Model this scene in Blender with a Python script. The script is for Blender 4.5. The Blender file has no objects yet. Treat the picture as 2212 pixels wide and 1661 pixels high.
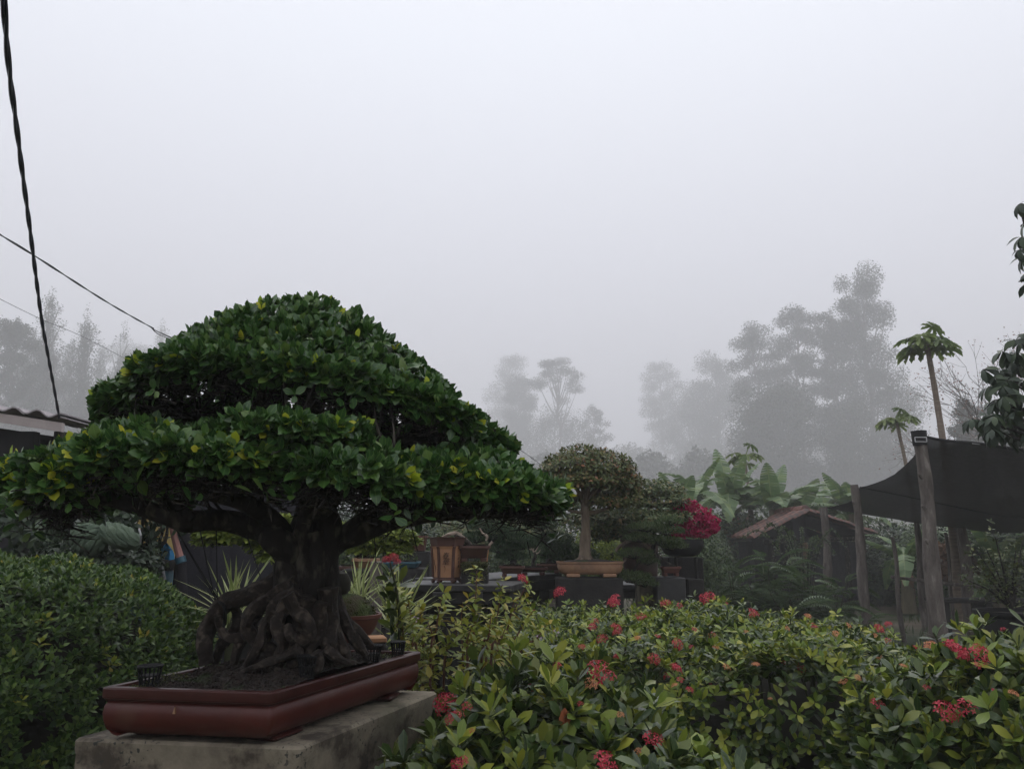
import bpy, math, random
import numpy as np
from mathutils import Vector, Matrix
from mathutils.bvhtree import BVHTree
rng = np.random.default_rng(11)
random.seed(11)
scene = bpy.context.scene
COL = scene.collection

# ------------------------------------------------------------------ camera, sky, sun, exposure
CAM_H, PITCH, FPX = 1.6, math.radians(11.5), 1660.0
cam = bpy.data.cameras.new('camera')
cam.lens, cam.sensor_width = 36.0 * FPX / 2212.0, 36.0
cam.clip_start, cam.clip_end = 0.05, 3000
camo = bpy.data.objects.new('camera', cam)
COL.objects.link(camo)
camo.location = (0, 0, CAM_H)
camo.rotation_euler = (math.pi / 2 + PITCH, 0, 0)
scene.camera = camo
CAMV = np.array([0, 0, CAM_H])

SUN_EL, SUN_AZ = math.radians(58), math.radians(20)
world = bpy.data.worlds.new('World')
scene.world = world
world.use_nodes = True
wn, wl = world.node_tree.nodes, world.node_tree.links
wn.clear()
w_out = wn.new('ShaderNodeOutputWorld')
w_bg = wn.new('ShaderNodeBackground')
w_bg.inputs['Strength'].default_value = 0.12
sky = wn.new('ShaderNodeTexSky')
sky.sky_type = 'NISHITA'
sky.sun_disc = False
sky.sun_elevation, sky.sun_rotation = SUN_EL, SUN_AZ
w_tc = wn.new('ShaderNodeTexCoord')
w_sep = wn.new('ShaderNodeSeparateXYZ')
wl.new(w_tc.outputs['Generated'], w_sep.inputs[0])
w_ramp = wn.new('ShaderNodeValToRGB')       # even cloud cover: brighter overhead than at the horizon, the same all round
e = w_ramp.color_ramp.elements
e[0].position, e[0].color = 0.0, (0.535, 0.53, 0.60, 1)
e[1].position, e[1].color = 1.0, (1.0, 1.0, 1.04, 1)
ee = w_ramp.color_ramp.elements.new(0.22); ee.color = (0.675, 0.67, 0.745, 1)
ee = w_ramp.color_ramp.elements.new(0.58); ee.color = (0.86, 0.89, 0.97, 1)
wl.new(w_sep.outputs['Z'], w_ramp.inputs['Fac'])
w_mul = wn.new('ShaderNodeVectorMath'); w_mul.operation = 'SCALE'
w_mul.inputs['Scale'].default_value = 9.8
wl.new(w_ramp.outputs['Color'], w_mul.inputs[0])
w_mix = wn.new('ShaderNodeMix'); w_mix.data_type = 'RGBA'
w_mix.inputs['Factor'].default_value = 0.95
wl.new(sky.outputs['Color'], w_mix.inputs['A'])
wl.new(w_mul.outputs[0], w_mix.inputs['B'])
wl.new(w_mix.outputs['Result'], w_bg.inputs['Color'])
wl.new(w_bg.outputs[0], w_out.inputs['Surface'])

sun = bpy.data.lights.new('sun', 'SUN')
sun.energy, sun.angle, sun.color = 0.5, math.radians(25), (1, 0.97, 0.92)
suno = bpy.data.objects.new('sun', sun)
COL.objects.link(suno)
sd = Vector((math.sin(SUN_AZ) * math.cos(SUN_EL), math.cos(SUN_AZ) * math.cos(SUN_EL), math.sin(SUN_EL)))
suno.rotation_euler = sd.to_track_quat('Z', 'Y').to_euler()
suno.location = (0, 20, 60)

vs = scene.view_settings
vs.view_transform, vs.look, vs.gamma, vs.exposure, vs.use_curve_mapping = 'Standard', 'None', 1.0, 0.27, False
scene.render.engine = 'CYCLES'
cy = scene.cycles
cy.max_bounces, cy.diffuse_bounces, cy.glossy_bounces = 6, 3, 2
cy.transmission_bounces, cy.volume_bounces, cy.transparent_max_bounces = 3, 4, 6
cy.use_denoising = True
cy.denoiser = 'OPENIMAGEDENOISE'
cy.sample_clamp_indirect = 4.0
cy.caustics_reflective = cy.caustics_refractive = False

# ------------------------------------------------------------------ pixel -> place helpers (2212 x 1661 view of the photograph)
def ray(px, py):
    x, y = (px - 1106) / FPX, -(py - 830.5) / FPX
    return np.array([x, math.cos(PITCH) - math.sin(PITCH) * y, math.sin(PITCH) + math.cos(PITCH) * y])
def P(px, py, Y):
    d = ray(px, py)
    return CAMV + d * (Y / d[1])
def PZ(px, py, z):
    d = ray(px, py)
    return CAMV + d * ((z - CAM_H) / d[2])
def hill(x, y):
    r = np.sqrt(np.asarray(x, float) ** 2 + np.asarray(y, float) ** 2)
    return np.clip(r - 120, 0, 600) * 0.1 * np.clip((r - 120) / 80, 0, 1)

# ------------------------------------------------------------------ node materials
def nt(name):
    m = bpy.data.materials.new(name)
    m.use_nodes = True
    n, l = m.node_tree.nodes, m.node_tree.links
    return m, n, l, n['Principled BSDF']
def c4(c):
    return (c[0], c[1], c[2], 1)
def surf(name, a, b=None, scale=6.0, rough=0.8, bump=0.3, bscale=None, c=None, cscale=1.5, cth=0.55, metal=0.0, detail=8, stretch=None, spec=0.4, dist=0.01):
    """noise-mixed surface: a and b by grain noise, c by larger blotches."""
    m, n, l, bs = nt(name)
    tc = n.new('ShaderNodeTexCoord')
    src = tc.outputs['Object']
    if stretch:
        mp = n.new('ShaderNodeMapping'); mp.inputs['Scale'].default_value = stretch
        l.new(src, mp.inputs[0]); src = mp.outputs[0]
    no = n.new('ShaderNodeTexNoise'); no.inputs['Scale'].default_value = scale; no.inputs['Detail'].default_value = detail
    no.inputs['Roughness'].default_value = 0.65
    l.new(src, no.inputs['Vector'])
    rp = n.new('ShaderNodeValToRGB')
    rp.color_ramp.elements[0].position, rp.color_ramp.elements[0].color = 0.35, c4(a)
    rp.color_ramp.elements[1].position, rp.color_ramp.elements[1].color = 0.68, c4(b or a)
    l.new(no.outputs['Fac'], rp.inputs[0])
    col = rp.outputs[0]
    if c:
        n2 = n.new('ShaderNodeTexNoise'); n2.inputs['Scale'].default_value = cscale; n2.inputs['Detail'].default_value = 6
        l.new(src, n2.inputs['Vector'])
        r2 = n.new('ShaderNodeValToRGB')
        r2.color_ramp.elements[0].position, r2.color_ramp.elements[1].position = cth, cth + 0.14
        l.new(n2.outputs['Fac'], r2.inputs[0])
        mx = n.new('ShaderNodeMix'); mx.data_type = 'RGBA'
        l.new(r2.outputs[0], mx.inputs['Factor']); l.new(col, mx.inputs['A']); mx.inputs['B'].default_value = c4(c)
        col = mx.outputs['Result']
    l.new(col, bs.inputs['Base Color'])
    bs.inputs['Roughness'].default_value = rough
    bs.inputs['Metallic'].default_value = metal
    bs.inputs['Specular IOR Level'].default_value = spec
    if bump:
        nb = n.new('ShaderNodeTexNoise'); nb.inputs['Scale'].default_value = bscale or scale * 4; nb.inputs['Detail'].default_value = 8
        l.new(src, nb.inputs['Vector'])
        bp = n.new('ShaderNodeBump'); bp.inputs['Strength'].default_value = bump; bp.inputs['Distance'].default_value = dist
        l.new(nb.outputs['Fac'], bp.inputs['Height']); l.new(bp.outputs[0], bs.inputs['Normal'])
    return m
def leafmat(name, cols, edge=None, rough=0.42, trans=0.25, tcol=None, spec=0.4, rib=True, vein=0.0):
    """cols: [(position, colour)...] picked per leaf at random; edge: thin paler margin and midrib."""
    m, n, l, bs = nt(name)
    g, oi, tc = n.new('ShaderNodeNewGeometry'), n.new('ShaderNodeObjectInfo'), n.new('ShaderNodeTexCoord')
    ad = n.new('ShaderNodeMath'); ad.operation = 'ADD'
    l.new(g.outputs['Random Per Island'], ad.inputs[0]); l.new(oi.outputs['Random'], ad.inputs[1])
    fr = n.new('ShaderNodeMath'); fr.operation = 'FRACT'; l.new(ad.outputs[0], fr.inputs[0])
    rp = n.new('ShaderNodeValToRGB')
    els = rp.color_ramp.elements
    els[0].position, els[0].color = cols[0][0], c4(cols[0][1])
    els[1].position, els[1].color = cols[-1][0], c4(cols[-1][1])
    for p_, c_ in cols[1:-1]:
        q = els.new(p_); q.color = c4(c_)
    l.new(fr.outputs[0], rp.inputs[0])
    col = rp.outputs[0]
    if edge:
        sx = n.new('ShaderNodeSeparateXYZ'); l.new(tc.outputs['UV'], sx.inputs[0])
        a1 = n.new('ShaderNodeMath'); a1.operation = 'SUBTRACT'; a1.inputs[1].default_value = 0.5; l.new(sx.outputs[0], a1.inputs[0])
        a2 = n.new('ShaderNodeMath'); a2.operation = 'ABSOLUTE'; l.new(a1.outputs[0], a2.inputs[0])
        rr = n.new('ShaderNodeValToRGB'); rr.color_ramp.interpolation = 'LINEAR'
        q = rr.color_ramp.elements
        q[0].position, q[0].color = 0.0, ((.6, .6, .6, 1) if rib else (0, 0, 0, 1))
        q[1].position, q[1].color = 0.5, (1, 1, 1, 1)
        q2 = q.new(0.045); q2.color = (0, 0, 0, 1)
        q3 = q.new(0.42); q3.color = (0, 0, 0, 1)
        l.new(a2.outputs[0], rr.inputs[0])
        mx = n.new('ShaderNodeMix'); mx.data_type = 'RGBA'
        l.new(rr.outputs[0], mx.inputs['Factor']); l.new(col, mx.inputs['A']); mx.inputs['B'].default_value = c4(edge)
        col = mx.outputs['Result']
    l.new(col, bs.inputs['Base Color'])
    bs.inputs['Roughness'].default_value = rough
    bs.inputs['Specular IOR Level'].default_value = spec
    if trans:
        tr = n.new('ShaderNodeBsdfTranslucent')
        if tcol: tr.inputs['Color'].default_value = c4(tcol)
        else: l.new(col, tr.inputs['Color'])
        ms = n.new('ShaderNodeMixShader'); ms.inputs[0].default_value = trans
        l.new(bs.outputs[0], ms.inputs[1]); l.new(tr.outputs[0], ms.inputs[2])
        l.new(ms.outputs[0], n['Material Output'].inputs['Surface'])
    return m

# ------------------------------------------------------------------ mesh helpers
def link(name, me, root=None, mat=None, off=True):
    o = bpy.data.objects.new(name, me)
    COL.objects.link(o)
    if root is not None:
        o.parent = root
        if off:
            q = root
            while q is not None:
                o.location = o.location - q.location if q is root else o.location - q.location
                q = q.parent
    if mat is not None and len(me.materials) == 0:
        me.materials.append(mat)
    return o
def props(o, label=None, cat=None, group=None, kind=None):
    if label: o['label'] = label
    if cat: o['category'] = cat
    if group: o['group'] = group
    if kind: o['kind'] = kind
    return o
def thing(name, label, cat, loc, group=None):
    o = bpy.data.objects.new(name, None)
    COL.objects.link(o)
    o.empty_display_size = 0.1
    o.location = tuple(float(v) for v in loc)
    return props(o, label, cat, group)
def np_mesh(name, V, F, uv=None, mi=None, mats=(), smooth=True):
    """V (n,3), F (m,3) triangles, uv (n,2) per vertex."""
    me = bpy.data.meshes.new(name)
    V = np.ascontiguousarray(V, np.float32); F = np.ascontiguousarray(F, np.int32)
    me.vertices.add(len(V)); me.vertices.foreach_set('co', V.ravel())
    me.loops.add(F.size); me.loops.foreach_set('vertex_index', F.ravel())
    me.polygons.add(len(F)); me.polygons.foreach_set('loop_start', np.arange(0, F.size, 3, dtype=np.int32))
    for m in mats: me.materials.append(m)
    if mi is not None: me.polygons.foreach_set('material_index', np.ascontiguousarray(mi, np.int32))
    if uv is not None:
        ul = me.uv_layers.new(name='UVMap')
        ul.data.foreach_set('uv', np.ascontiguousarray(uv[F.ravel()], np.float32).ravel())
    me.update(calc_edges=True)
    me.polygons.foreach_set('use_smooth', np.full(len(F), smooth, bool))
    return me
def catmull(pts, k=5):
    pts = np.array(pts, float)
    if len(pts) < 3 or k <= 1: return pts
    q = np.vstack([2 * pts[0] - pts[1], pts, 2 * pts[-1] - pts[-2]])
    out = []
    for i in range(1, len(q) - 2):
        a, b, c, d = q[i - 1], q[i], q[i + 1], q[i + 2]
        for t in np.linspace(0, 1, k, endpoint=False):
            out.append(0.5 * (2 * b + (c - a) * t + (2 * a - 5 * b + 4 * c - d) * t * t + (3 * b - a - 3 * c + d) * t ** 3))
    out.append(q[-2])
    return np.array(out)
class MB:
    def __init__(s): s.v, s.f = [], []
    def add(s, V, F):
        o = len(s.v); s.v += [tuple(map(float, p)) for p in V]; s.f += [tuple(int(i) + o for i in f) for f in F]; return s
    def box(s, c, d, yaw=0, bev=0.0, taper=1.0):
        c = np.array(c, float); hx, hy, hz = d[0] / 2, d[1] / 2, d[2] / 2
        b = min(bev, hx * .9, hy * .9, hz * .9)
        ca, sa = math.cos(yaw), math.sin(yaw)
        def ring(x, y, z):
            if b > 0:
                r = [(-x + b, -y), (x - b, -y), (x, -y + b), (x, y - b), (x - b, y), (-x + b, y), (-x, y - b), (-x, -y + b)]
            else: r = [(-x, -y), (x, -y), (x, y), (-x, y)]
            return [(c[0] + p * ca - q * sa, c[1] + p * sa + q * ca, c[2] + z) for p, q in r]
        rings = [(hx - b, hy - b, -hz), (hx, hy, -hz + b), (hx * taper, hy * taper, hz - b), (hx * taper - b, hy * taper - b, hz)] if b > 0 else [(hx, hy, -hz), (hx * taper, hy * taper, hz)]
        V, F = [], []
        k = 8 if b > 0 else 4
        for i, r in enumerate(rings):
            V += ring(*r)
            if i:
                for j in range(k): F.append(((i - 1) * k + j, (i - 1) * k + (j + 1) % k, i * k + (j + 1) % k, i * k + j))
        F.append(tuple(range(k))[::-1]); F.append(tuple(range((len(rings) - 1) * k, len(rings) * k)))
        return s.add(V, F)
    def tube(s, pts, r, n=8, k=4, wob=0.0, cap=True, flat=1.0):
        pts = np.array(pts, float)
        r = np.array(r if hasattr(r, '__len__') else [r] * len(pts), float)
        Q = catmull(pts, k)
        R = np.interp(np.linspace(0, 1, len(Q)), np.linspace(0, 1, len(r)), r)
        T = np.gradient(Q, axis=0); T /= np.linalg.norm(T, axis=1)[:, None] + 1e-9
        u = np.cross(T[0], [0.13, 0.31, 0.94]); u /= np.linalg.norm(u) + 1e-9
        V, F = [], []
        ph = rng.uniform(0, 6, 4)
        for i in range(len(Q)):
            u = u - T[i] * np.dot(u, T[i]); u /= np.linalg.norm(u) + 1e-9
            w = np.cross(T[i], u)
            for j in range(n):
                a = 2 * math.pi * j / n
                rr = R[i] * (1 + wob * (math.sin(3 * a + ph[0] + i * .35) + math.sin(2 * a + ph[1] - i * .5) + .6 * math.sin(i * .9 + ph[2])))
                V.append(Q[i] + u * math.cos(a) * rr + w * math.sin(a) * rr * flat)
            if i:
                for j in range(n): F.append(((i - 1) * n + j, (i - 1) * n + (j + 1) % n, i * n + (j + 1) % n, i * n + j))
        if cap: F.append(tuple(range(n))[::-1]); F.append(tuple(range((len(Q) - 1) * n, len(Q) * n)))
        return s.add(V, F)
    def lathe(s, prof, c=(0, 0, 0), n=28, sx=1.0, sy=1.0, sq=2.0, yaw=0.0, wob=0.0):
        """profile [(r, z)...]; sq > 2 squares the outline."""
        V, F = [], []
        ph = rng.uniform(0, 6)
        for i, (r, z) in enumerate(prof):
            for j in range(n):
                a = 2 * math.pi * j / n
                ca, sa = math.cos(a), math.sin(a)
                m_ = (abs(ca) ** sq + abs(sa) ** sq) ** (-1 / sq)
                x, y = r * ca * m_ * sx * (1 + wob * math.sin(3 * a + ph)), r * sa * m_ * sy * (1 + wob * math.sin(2 * a + ph))
                V.append((c[0] + x * math.cos(yaw) - y * math.sin(yaw), c[1] + x * math.sin(yaw) + y * math.cos(yaw), c[2] + z))
            if i:
                for j in range(n): F.append(((i - 1) * n + j, (i - 1) * n + (j + 1) % n, i * n + (j + 1) % n, i * n + j))
        if prof[0][0] > 1e-4: F.append(tuple(range(n))[::-1])
        if prof[-1][0] > 1e-4: F.append(tuple(range((len(prof) - 1) * n, len(prof) * n)))
        return s.add(V, F)
    def loft(s, poly, prof, cap0=True, cap1=True):
        """poly: ccw outline (k,2); prof: [(outward offset, z)...] with mitred corners."""
        poly = np.array(poly, float)[:, :2]; k = len(poly)
        N = []
        for i in range(k):
            a, b, c = poly[i - 1], poly[i], poly[(i + 1) % k]
            e1, e2 = (b - a) / np.linalg.norm(b - a), (c - b) / np.linalg.norm(c - b)
            n1, n2 = np.array([e1[1], -e1[0]]), np.array([e2[1], -e2[0]])
            m_ = n1 + n2; N.append(m_ / (np.dot(m_, n1) + 1e-9))
        V, F = [], []
        for i, (o, z) in enumerate(prof):
            for j in range(k): V.append((*(poly[j] + N[j] * o), z))
            if i:
                for j in range(k): F.append(((i - 1) * k + j, (i - 1) * k + (j + 1) % k, i * k + (j + 1) % k, i * k + j))
        if cap0: F.append(tuple(range(k))[::-1])
        if cap1: F.append(tuple(range((len(prof) - 1) * k, len(prof) * k)))
        return s.add(V, F)
    def build(s, name, mat, root=None, smooth=True, off=True, ang=40):
        me = bpy.data.meshes.new(name)
        me.from_pydata(s.v, [], s.f); me.materials.append(mat)
        if smooth:
            me.polygons.foreach_set('use_smooth', np.ones(len(me.polygons), bool))
            me.set_sharp_from_angle(angle=math.radians(ang))
        me.update()
        return link(name, me, root, off=off)
def rounded(poly, r=0.02, k=3):
    """round the corners of a polygon."""
    poly = np.array(poly, float)[:, :2]; out = []
    for i in range(len(poly)):
        a, b, c = poly[i - 1], poly[i], poly[(i + 1) % len(poly)]
        p, q = b + (a - b) / np.linalg.norm(a - b) * r, b + (c - b) / np.linalg.norm(c - b) * r
        for t in np.linspace(0, 1, k): out.append((1 - t) ** 2 * p + 2 * t * (1 - t) * b + t * t * q)
    return np.array(out)
def offset_poly(poly, o):
    return np.array([v[:2] for v in MB().loft(poly, [(o, 0)], False, False).v])
_pn = [rng.uniform(-1, 1, (6, 3)), rng.uniform(0, 6.28, 6)]
def fuzz(Pt, f):
    """cheap smooth noise, about -1..1"""
    Pt = np.asarray(Pt, float) * f
    s_ = 0
    for i in range(6): s_ = s_ + np.sin(Pt @ (_pn[0][i] * (1.5 + i * 0.9)) + _pn[1][i]) / (1 + i * .45)
    return s_ / 2.6

# ------------------------------------------------------------------ leaves
def leaf_t(w=0.5, shape='ovate', curl=0.15, fold=0.12, rows=3, twist=0.0):
    """unit-length leaf along +y, face up +z."""
    ts = np.linspace(0, 1, rows + 2)[1:-1]
    if shape == 'ovate': wd = lambda t: np.sin(np.pi * t ** 0.85) ** 0.8
    elif shape == 'obovate': wd = lambda t: np.sin(np.pi * t ** 1.35) ** 0.75
    elif shape == 'lance': wd = lambda t: np.sin(np.pi * t ** 0.8) ** 1.1
    else: wd = lambda t: (1 - t ** 3) * min(1, .5 + t * 2)
    def z(x, t): return -curl * t * t + fold * abs(x) * 1.0 + twist * x * t
    V, U = [(0, 0, 0)], [(.5, 0)]
    for t in ts:
        h = w / 2 * float(wd(t))
        for sgn in (-1, 0, 1):
            x = sgn * h; V.append((x, t * (1 - abs(curl) * .15 * t), z(x, t))); U.append((.5 + .5 * sgn, t))
    V.append((0, 1 - abs(curl) * .15, z(0, 1))); U.append((.5, 1))
    F = [(0, 2, 1), (0, 3, 2)]
    for r in range(rows - 1):
        a = 1 + 3 * r; b = a + 3
        for q in (0, 1): F += [(a + q, a + q + 1, b + q + 1), (a + q, b + q + 1, b + q)]
    a = 1 + 3 * (rows - 1); tip = a + 3
    F += [(a, a + 1, tip), (a + 1, a + 2, tip)]
    return np.array(V, float), np.array(F, int), np.array(U, float)
def quad_t(w=0.6, fold=0.1):
    return (np.array([(0, 0, 0), (-w / 2, .5, fold), (0, 1, 0), (w / 2, .5, fold)], float), np.array([(0, 2, 1), (0, 3, 2)]), np.array([(.5, 0), (0, .5), (.5, 1), (1, .5)], float))
def unit(v): return v / (np.linalg.norm(v, axis=-1, keepdims=True) + 1e-9)
def frames(d, n):
    """rotation matrices with y=d, z~n"""
    d = unit(d); n = unit(n - d * np.sum(n * d, -1, keepdims=True)); x = np.cross(d, n)
    return np.stack([x, d, n], -1)
def rosettes(pts, ax, k, L, th=(35, 80), step=0.25, jl=0.25, droop=0.0):
    """k leaves round each shoot axis. returns pos, R, size, shoot index"""
    N = len(pts); ax = unit(ax)
    ref = np.tile([0.3, 0.5, 0.81], (N, 1)) + rng.normal(0, .3, (N, 3))
    u = unit(np.cross(ax, ref)); v = np.cross(ax, u)
    idx = np.repeat(np.arange(N), k); j = np.tile(np.arange(k), N)
    phi = j * 2.39996 + rng.uniform(0, 6.28, N)[idx] + rng.normal(0, .25, N * k)
    hi = np.radians(th[1]); lo = np.radians(th[0])
    tt = hi - (hi - lo) * (j / max(1, k - 1)) + rng.normal(0, .12, N * k)
    s_ = L * (1 + rng.uniform(-jl, jl, N * k)) * (1 - .25 * j / k)
    rad = u[idx] * np.cos(phi)[:, None] + v[idx] * np.sin(phi)[:, None]
    A = ax[idx]
    d = A * np.cos(tt)[:, None] + rad * np.sin(tt)[:, None]
    n = A * np.sin(tt)[:, None] - rad * np.cos(tt)[:, None] + rng.normal(0, .12, (N * k, 3))
    d = d + np.array([0, 0, -droop])
    pos = pts[idx] + A * (s_ * step * (j / k - .5))[:, None] + rad * (s_ * .05)[:, None]
    return [pos, frames(d, n), s_, idx]
def loose(pts, L, up=0.3, jl=.3):
    N = len(pts)
    d = unit(rng.normal(0, 1, (N, 3)) * [1, 1, .7]); n = rng.normal(0, 1, (N, 3)) + [0, 0, up * 3]
    return [pts, frames(d, n), L * (1 + rng.uniform(-jl, jl, N)), np.arange(N)]
def cat_items(*its):
    return [np.concatenate([i[0] for i in its]), np.concatenate([i[1] for i in its]), np.concatenate([i[2] for i in its])]
def merged(items, tmpls, mi=None):
    pos, R, s_ = items[:3]; N = len(pos)
    tv = rng.integers(0, len(tmpls), N)
    Vs, Fs, Us, Ms, Own, o = [], [], [], [], [], 0
    for t, (tV, tF, tU) in enumerate(tmpls):
        sel = np.nonzero(tv == t)[0]
        if not len(sel): continue
        V = np.einsum('nij,kj->nki', R[sel] * s_[sel][:, None, None], tV) + pos[sel][:, None, :]
        F = tF[None] + (np.arange(len(sel)) * len(tV))[:, None, None] + o
        Vs.append(V.reshape(-1, 3)); Fs.append(F.reshape(-1, 3)); Us.append(np.tile(tU, (len(sel), 1)))
        Own.append(np.repeat(sel, len(tF)))
        if mi is not None: Ms.append(np.repeat(np.asarray(mi)[sel], len(tF)))
        o += len(sel) * len(tV)
    return np.concatenate(Vs), np.concatenate(Fs), np.concatenate(Us), (np.concatenate(Ms) if mi is not None else None), np.concatenate(Own)
def foliage(root, items, tmpls, mats, mi=None, parts=300, part='leaf', stuff='foliage', blockers=None, want_bvh=False):
    """the leaves that show largest become parts, the rest one part of kind stuff."""
    pos, R, s_ = items[:3]; N = len(pos)
    if mi is None: mi = np.zeros(N, int)
    mi = np.asarray(mi)
    bv = None
    keep = np.ones(N, bool)
    if parts or want_bvh:
        V, F, U, M, own = merged(items, tmpls, mi)
        bv = BVHTree.FromPolygons(V.tolist(), F.tolist())
    if parts:
        ctr = pos + R[:, :, 1] * (s_ * .5)[:, None]
        rel = ctr - CAMV
        zc = rel[:, 1] * math.cos(PITCH) + rel[:, 2] * math.sin(PITCH)
        xc = rel[:, 0] / zc * FPX + 1106; yc = 830.5 - (rel[:, 2] * math.cos(PITCH) - rel[:, 1] * math.sin(PITCH)) / zc * FPX
        dist = np.linalg.norm(rel, axis=1)
        face = np.abs(np.sum(R[:, :, 2] * rel, 1) / dist)
        sc = np.where((zc > .2) & (xc > 8) & (xc < 2204) & (yc > 8) & (yc < 1653), s_ * s_ / zc ** 2 * (.25 + face), 0)
        order = np.argsort(-sc)
        chosen = []
        org = Vector(CAMV)
        for i in order:
            if sc[i] <= 0 or len(chosen) >= parts: break
            dv = Vector(rel[i] / dist[i])
            h = bv.ray_cast(org, dv)
            if h[0] is None or h[2] is None or own[h[2]] == i or h[3] > dist[i] - .006:
                if any(b.ray_cast(org, dv, dist[i] - .03)[0] is not None for b in (blockers or [])): continue
                chosen.append(i)
        keep[chosen] = False
        T = []
        for a, (tV, tF, tU) in enumerate(tmpls):
            T.append([np_mesh(part, tV, tF, tU, None, [m]) for m in mats])
        off = Vector((0, 0, 0)); q = root
        while q is not None: off += q.location; q = q.parent
        for c_, i in enumerate(chosen):
            o = bpy.data.objects.new(part, T[c_ % len(tmpls)][mi[i]])
            COL.objects.link(o); o.parent = root
            M4 = Matrix((R[i] * s_[i]).tolist()).to_4x4(); M4.translation = Vector(pos[i]) - off
            o.matrix_basis = M4
    if keep.any():
        V, F, U, M, own = merged([pos[keep], R[keep], s_[keep]], tmpls, mi[keep])
        o = link(stuff, np_mesh(stuff, V, F, U, M, mats), root)
        o['kind'] = 'stuff'
    return bv
def sphere_pts(n, c, r, shell=0.0):
    d = unit(rng.normal(0, 1, (n, 3)))
    rad = (1 - shell * rng.random(n) ** 1.5)[:, None] if shell else 1.0
    return np.array(c) + d * np.array(r) * rad, unit(d / np.array(r))
HAZE = 0.0034
# ------------------------------------------------------------------ materials
M = {}
M['dirt'] = surf('dirt', (.075, .058, .042), (.13, .10, .075), 3, .95, .6, c=(.035, .05, .02), cscale=.35, cth=.42, dist=.03)
M['grass'] = leafmat('grass', [(0, (.03, .06, .015)), (.6, (.05, .09, .022)), (1, (.12, .12, .045))], trans=.2)
M['bark'] = surf('bark', (.008, .0065, .006), (.022, .018, .015), 18, .9, .9, 40, c=(.085, .075, .06), cscale=26, cth=.52, stretch=(1, 1, .45), dist=.012)
M['root'] = surf('root', (.011, .008, .006), (.03, .021, .016), 30, .85, .9, 55, c=(.075, .058, .045), cscale=40, cth=.52, dist=.009)
M['treebark'] = surf('treebark', (.07, .06, .05), (.16, .14, .12), 3, .9, .5)
M['postwood'] = surf('postwood', (.075, .062, .055), (.19, .165, .145), 5, .9, .9, 26, c=(.32, .29, .26), cscale=5, cth=.6, stretch=(2.5, 2.5, .6), dist=.02)
M['pot_red'] = surf('pot_red', (.055, .0105, .0075), (.082, .0155, .0105), 5, .42, .2, 60, c=(.085, .032, .022), cscale=8, cth=.56, dist=.002)
M['pot_rim'] = surf('pot_rim', (.042, .012, .010), (.062, .017, .014), 8, .38, .15, 50, dist=.002)
M['terracotta'] = surf('terracotta', (.10, .038, .028), (.15, .055, .038), 9, .55, .2, 60, c=(.10, .04, .03), cscale=5, dist=.002)
M['tan_pot'] = surf('tan_pot', (.26, .145, .085), (.34, .20, .12), 14, .7, .3, 60, c=(.19, .11, .07), cscale=6, dist=.003)
M['vase_tan'] = surf('vase_tan', (.36, .185, .095), (.44, .235, .125), 10, .65, .15, 70, dist=.002)
M['vase_dark'] = surf('vase_dark', (.075, .035, .026), (.105, .05, .038), 8, .6, .15, 60, dist=.002)
M['ink'] = surf('ink', (.06, .03, .022), None, 5, .8, 0)
M['soil'] = surf('soil', (.012, .009, .008), (.045, .032, .025), 45, .95, 1.0, 90, c=(.03, .045, .014), cscale=9, cth=.56, dist=.012)
M['moss'] = surf('moss', (.028, .045, .010), (.075, .10, .022), 40, .95, 1.0, 130, c=(.05, .04, .02), cscale=10, dist=.01)
M['black_plastic'] = surf('black_plastic', (.009, .009, .01), (.016, .016, .017), 10, .6, .1, spec=.2)
M['cable'] = surf('cable', (.012, .016, .035), (.02, .026, .055), 10, .4, .1)
M['wire'] = surf('wire', (.05, .05, .055), None, 10, .6, 0)
M['table'] = surf('table', (.02, .02, .021), (.045, .044, .044), 6, .5, .4, 40, c=(.13, .13, .125), cscale=5, cth=.58, dist=.004)
M['block'] = surf('block', (.014, .013, .013), (.03, .028, .026), 8, .9, .6, 50, c=(.06, .056, .05), cscale=4, cth=.62, dist=.006)
M['white_paint'] = surf('white_paint', (.5, .5, .5), (.68, .68, .68), 8, .7, .2, c=(.35, .34, .32), cscale=5)
M['tarp'] = surf('tarp', (.55, .55, .57), (.72, .72, .74), 2, .5, .3, c=(.3, .29, .27), cscale=1.6, cth=.6)
M['roofsheet'] = surf('roofsheet', (.28, .25, .26), (.40, .37, .38), 5, .8, .4, c=(.18, .16, .16), cscale=2)
M['fascia'] = surf('fascia', (.40, .34, .33), (.52, .46, .44), 5, .8, .3)
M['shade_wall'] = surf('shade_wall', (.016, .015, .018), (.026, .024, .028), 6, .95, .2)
M['screen'] = surf('screen', (.02, .019, .025), (.03, .029, .036), 60, .9, .3, 120)
M['redtile'] = surf('redtile', (.13, .055, .042), (.22, .105, .08), 6, .85, .6, 30, c=(.07, .055, .05), cscale=3.5, cth=.48, dist=.01)
M['yellow_wall'] = surf('yellow_wall', (.42, .30, .10), (.5, .38, .15), 4, .85, .2, c=(.25, .19, .08))
M['blue_cloth'] = surf('blue_cloth', (.03, .17, .36), (.05, .25, .48), 8, .8, .3)
M['blue_drum'] = surf('blue_drum', (.03, .09, .13), (.05, .13, .17), 5, .5, .1)
M['pinkpole'] = surf('pinkpole', (.30, .15, .13), (.4, .2, .17), 6, .8, .2)
M['hose'] = surf('hose', (.2, .2, .21), (.28, .28, .29), 6, .5, .1)
M['brown_leaf'] = leafmat('brown_leaf', [(0, (.17, .10, .06)), (1, (.28, .18, .12))], trans=.2, rough=.8)
M['deadwood'] = surf('deadwood', (.22, .17, .13), (.42, .35, .28), 20, .85, .4)
M['orange_leaf'] = leafmat('orange_leaf', [(0, (.5, .2, .04)), (1, (.5, .2, .04))], trans=.2)
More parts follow.
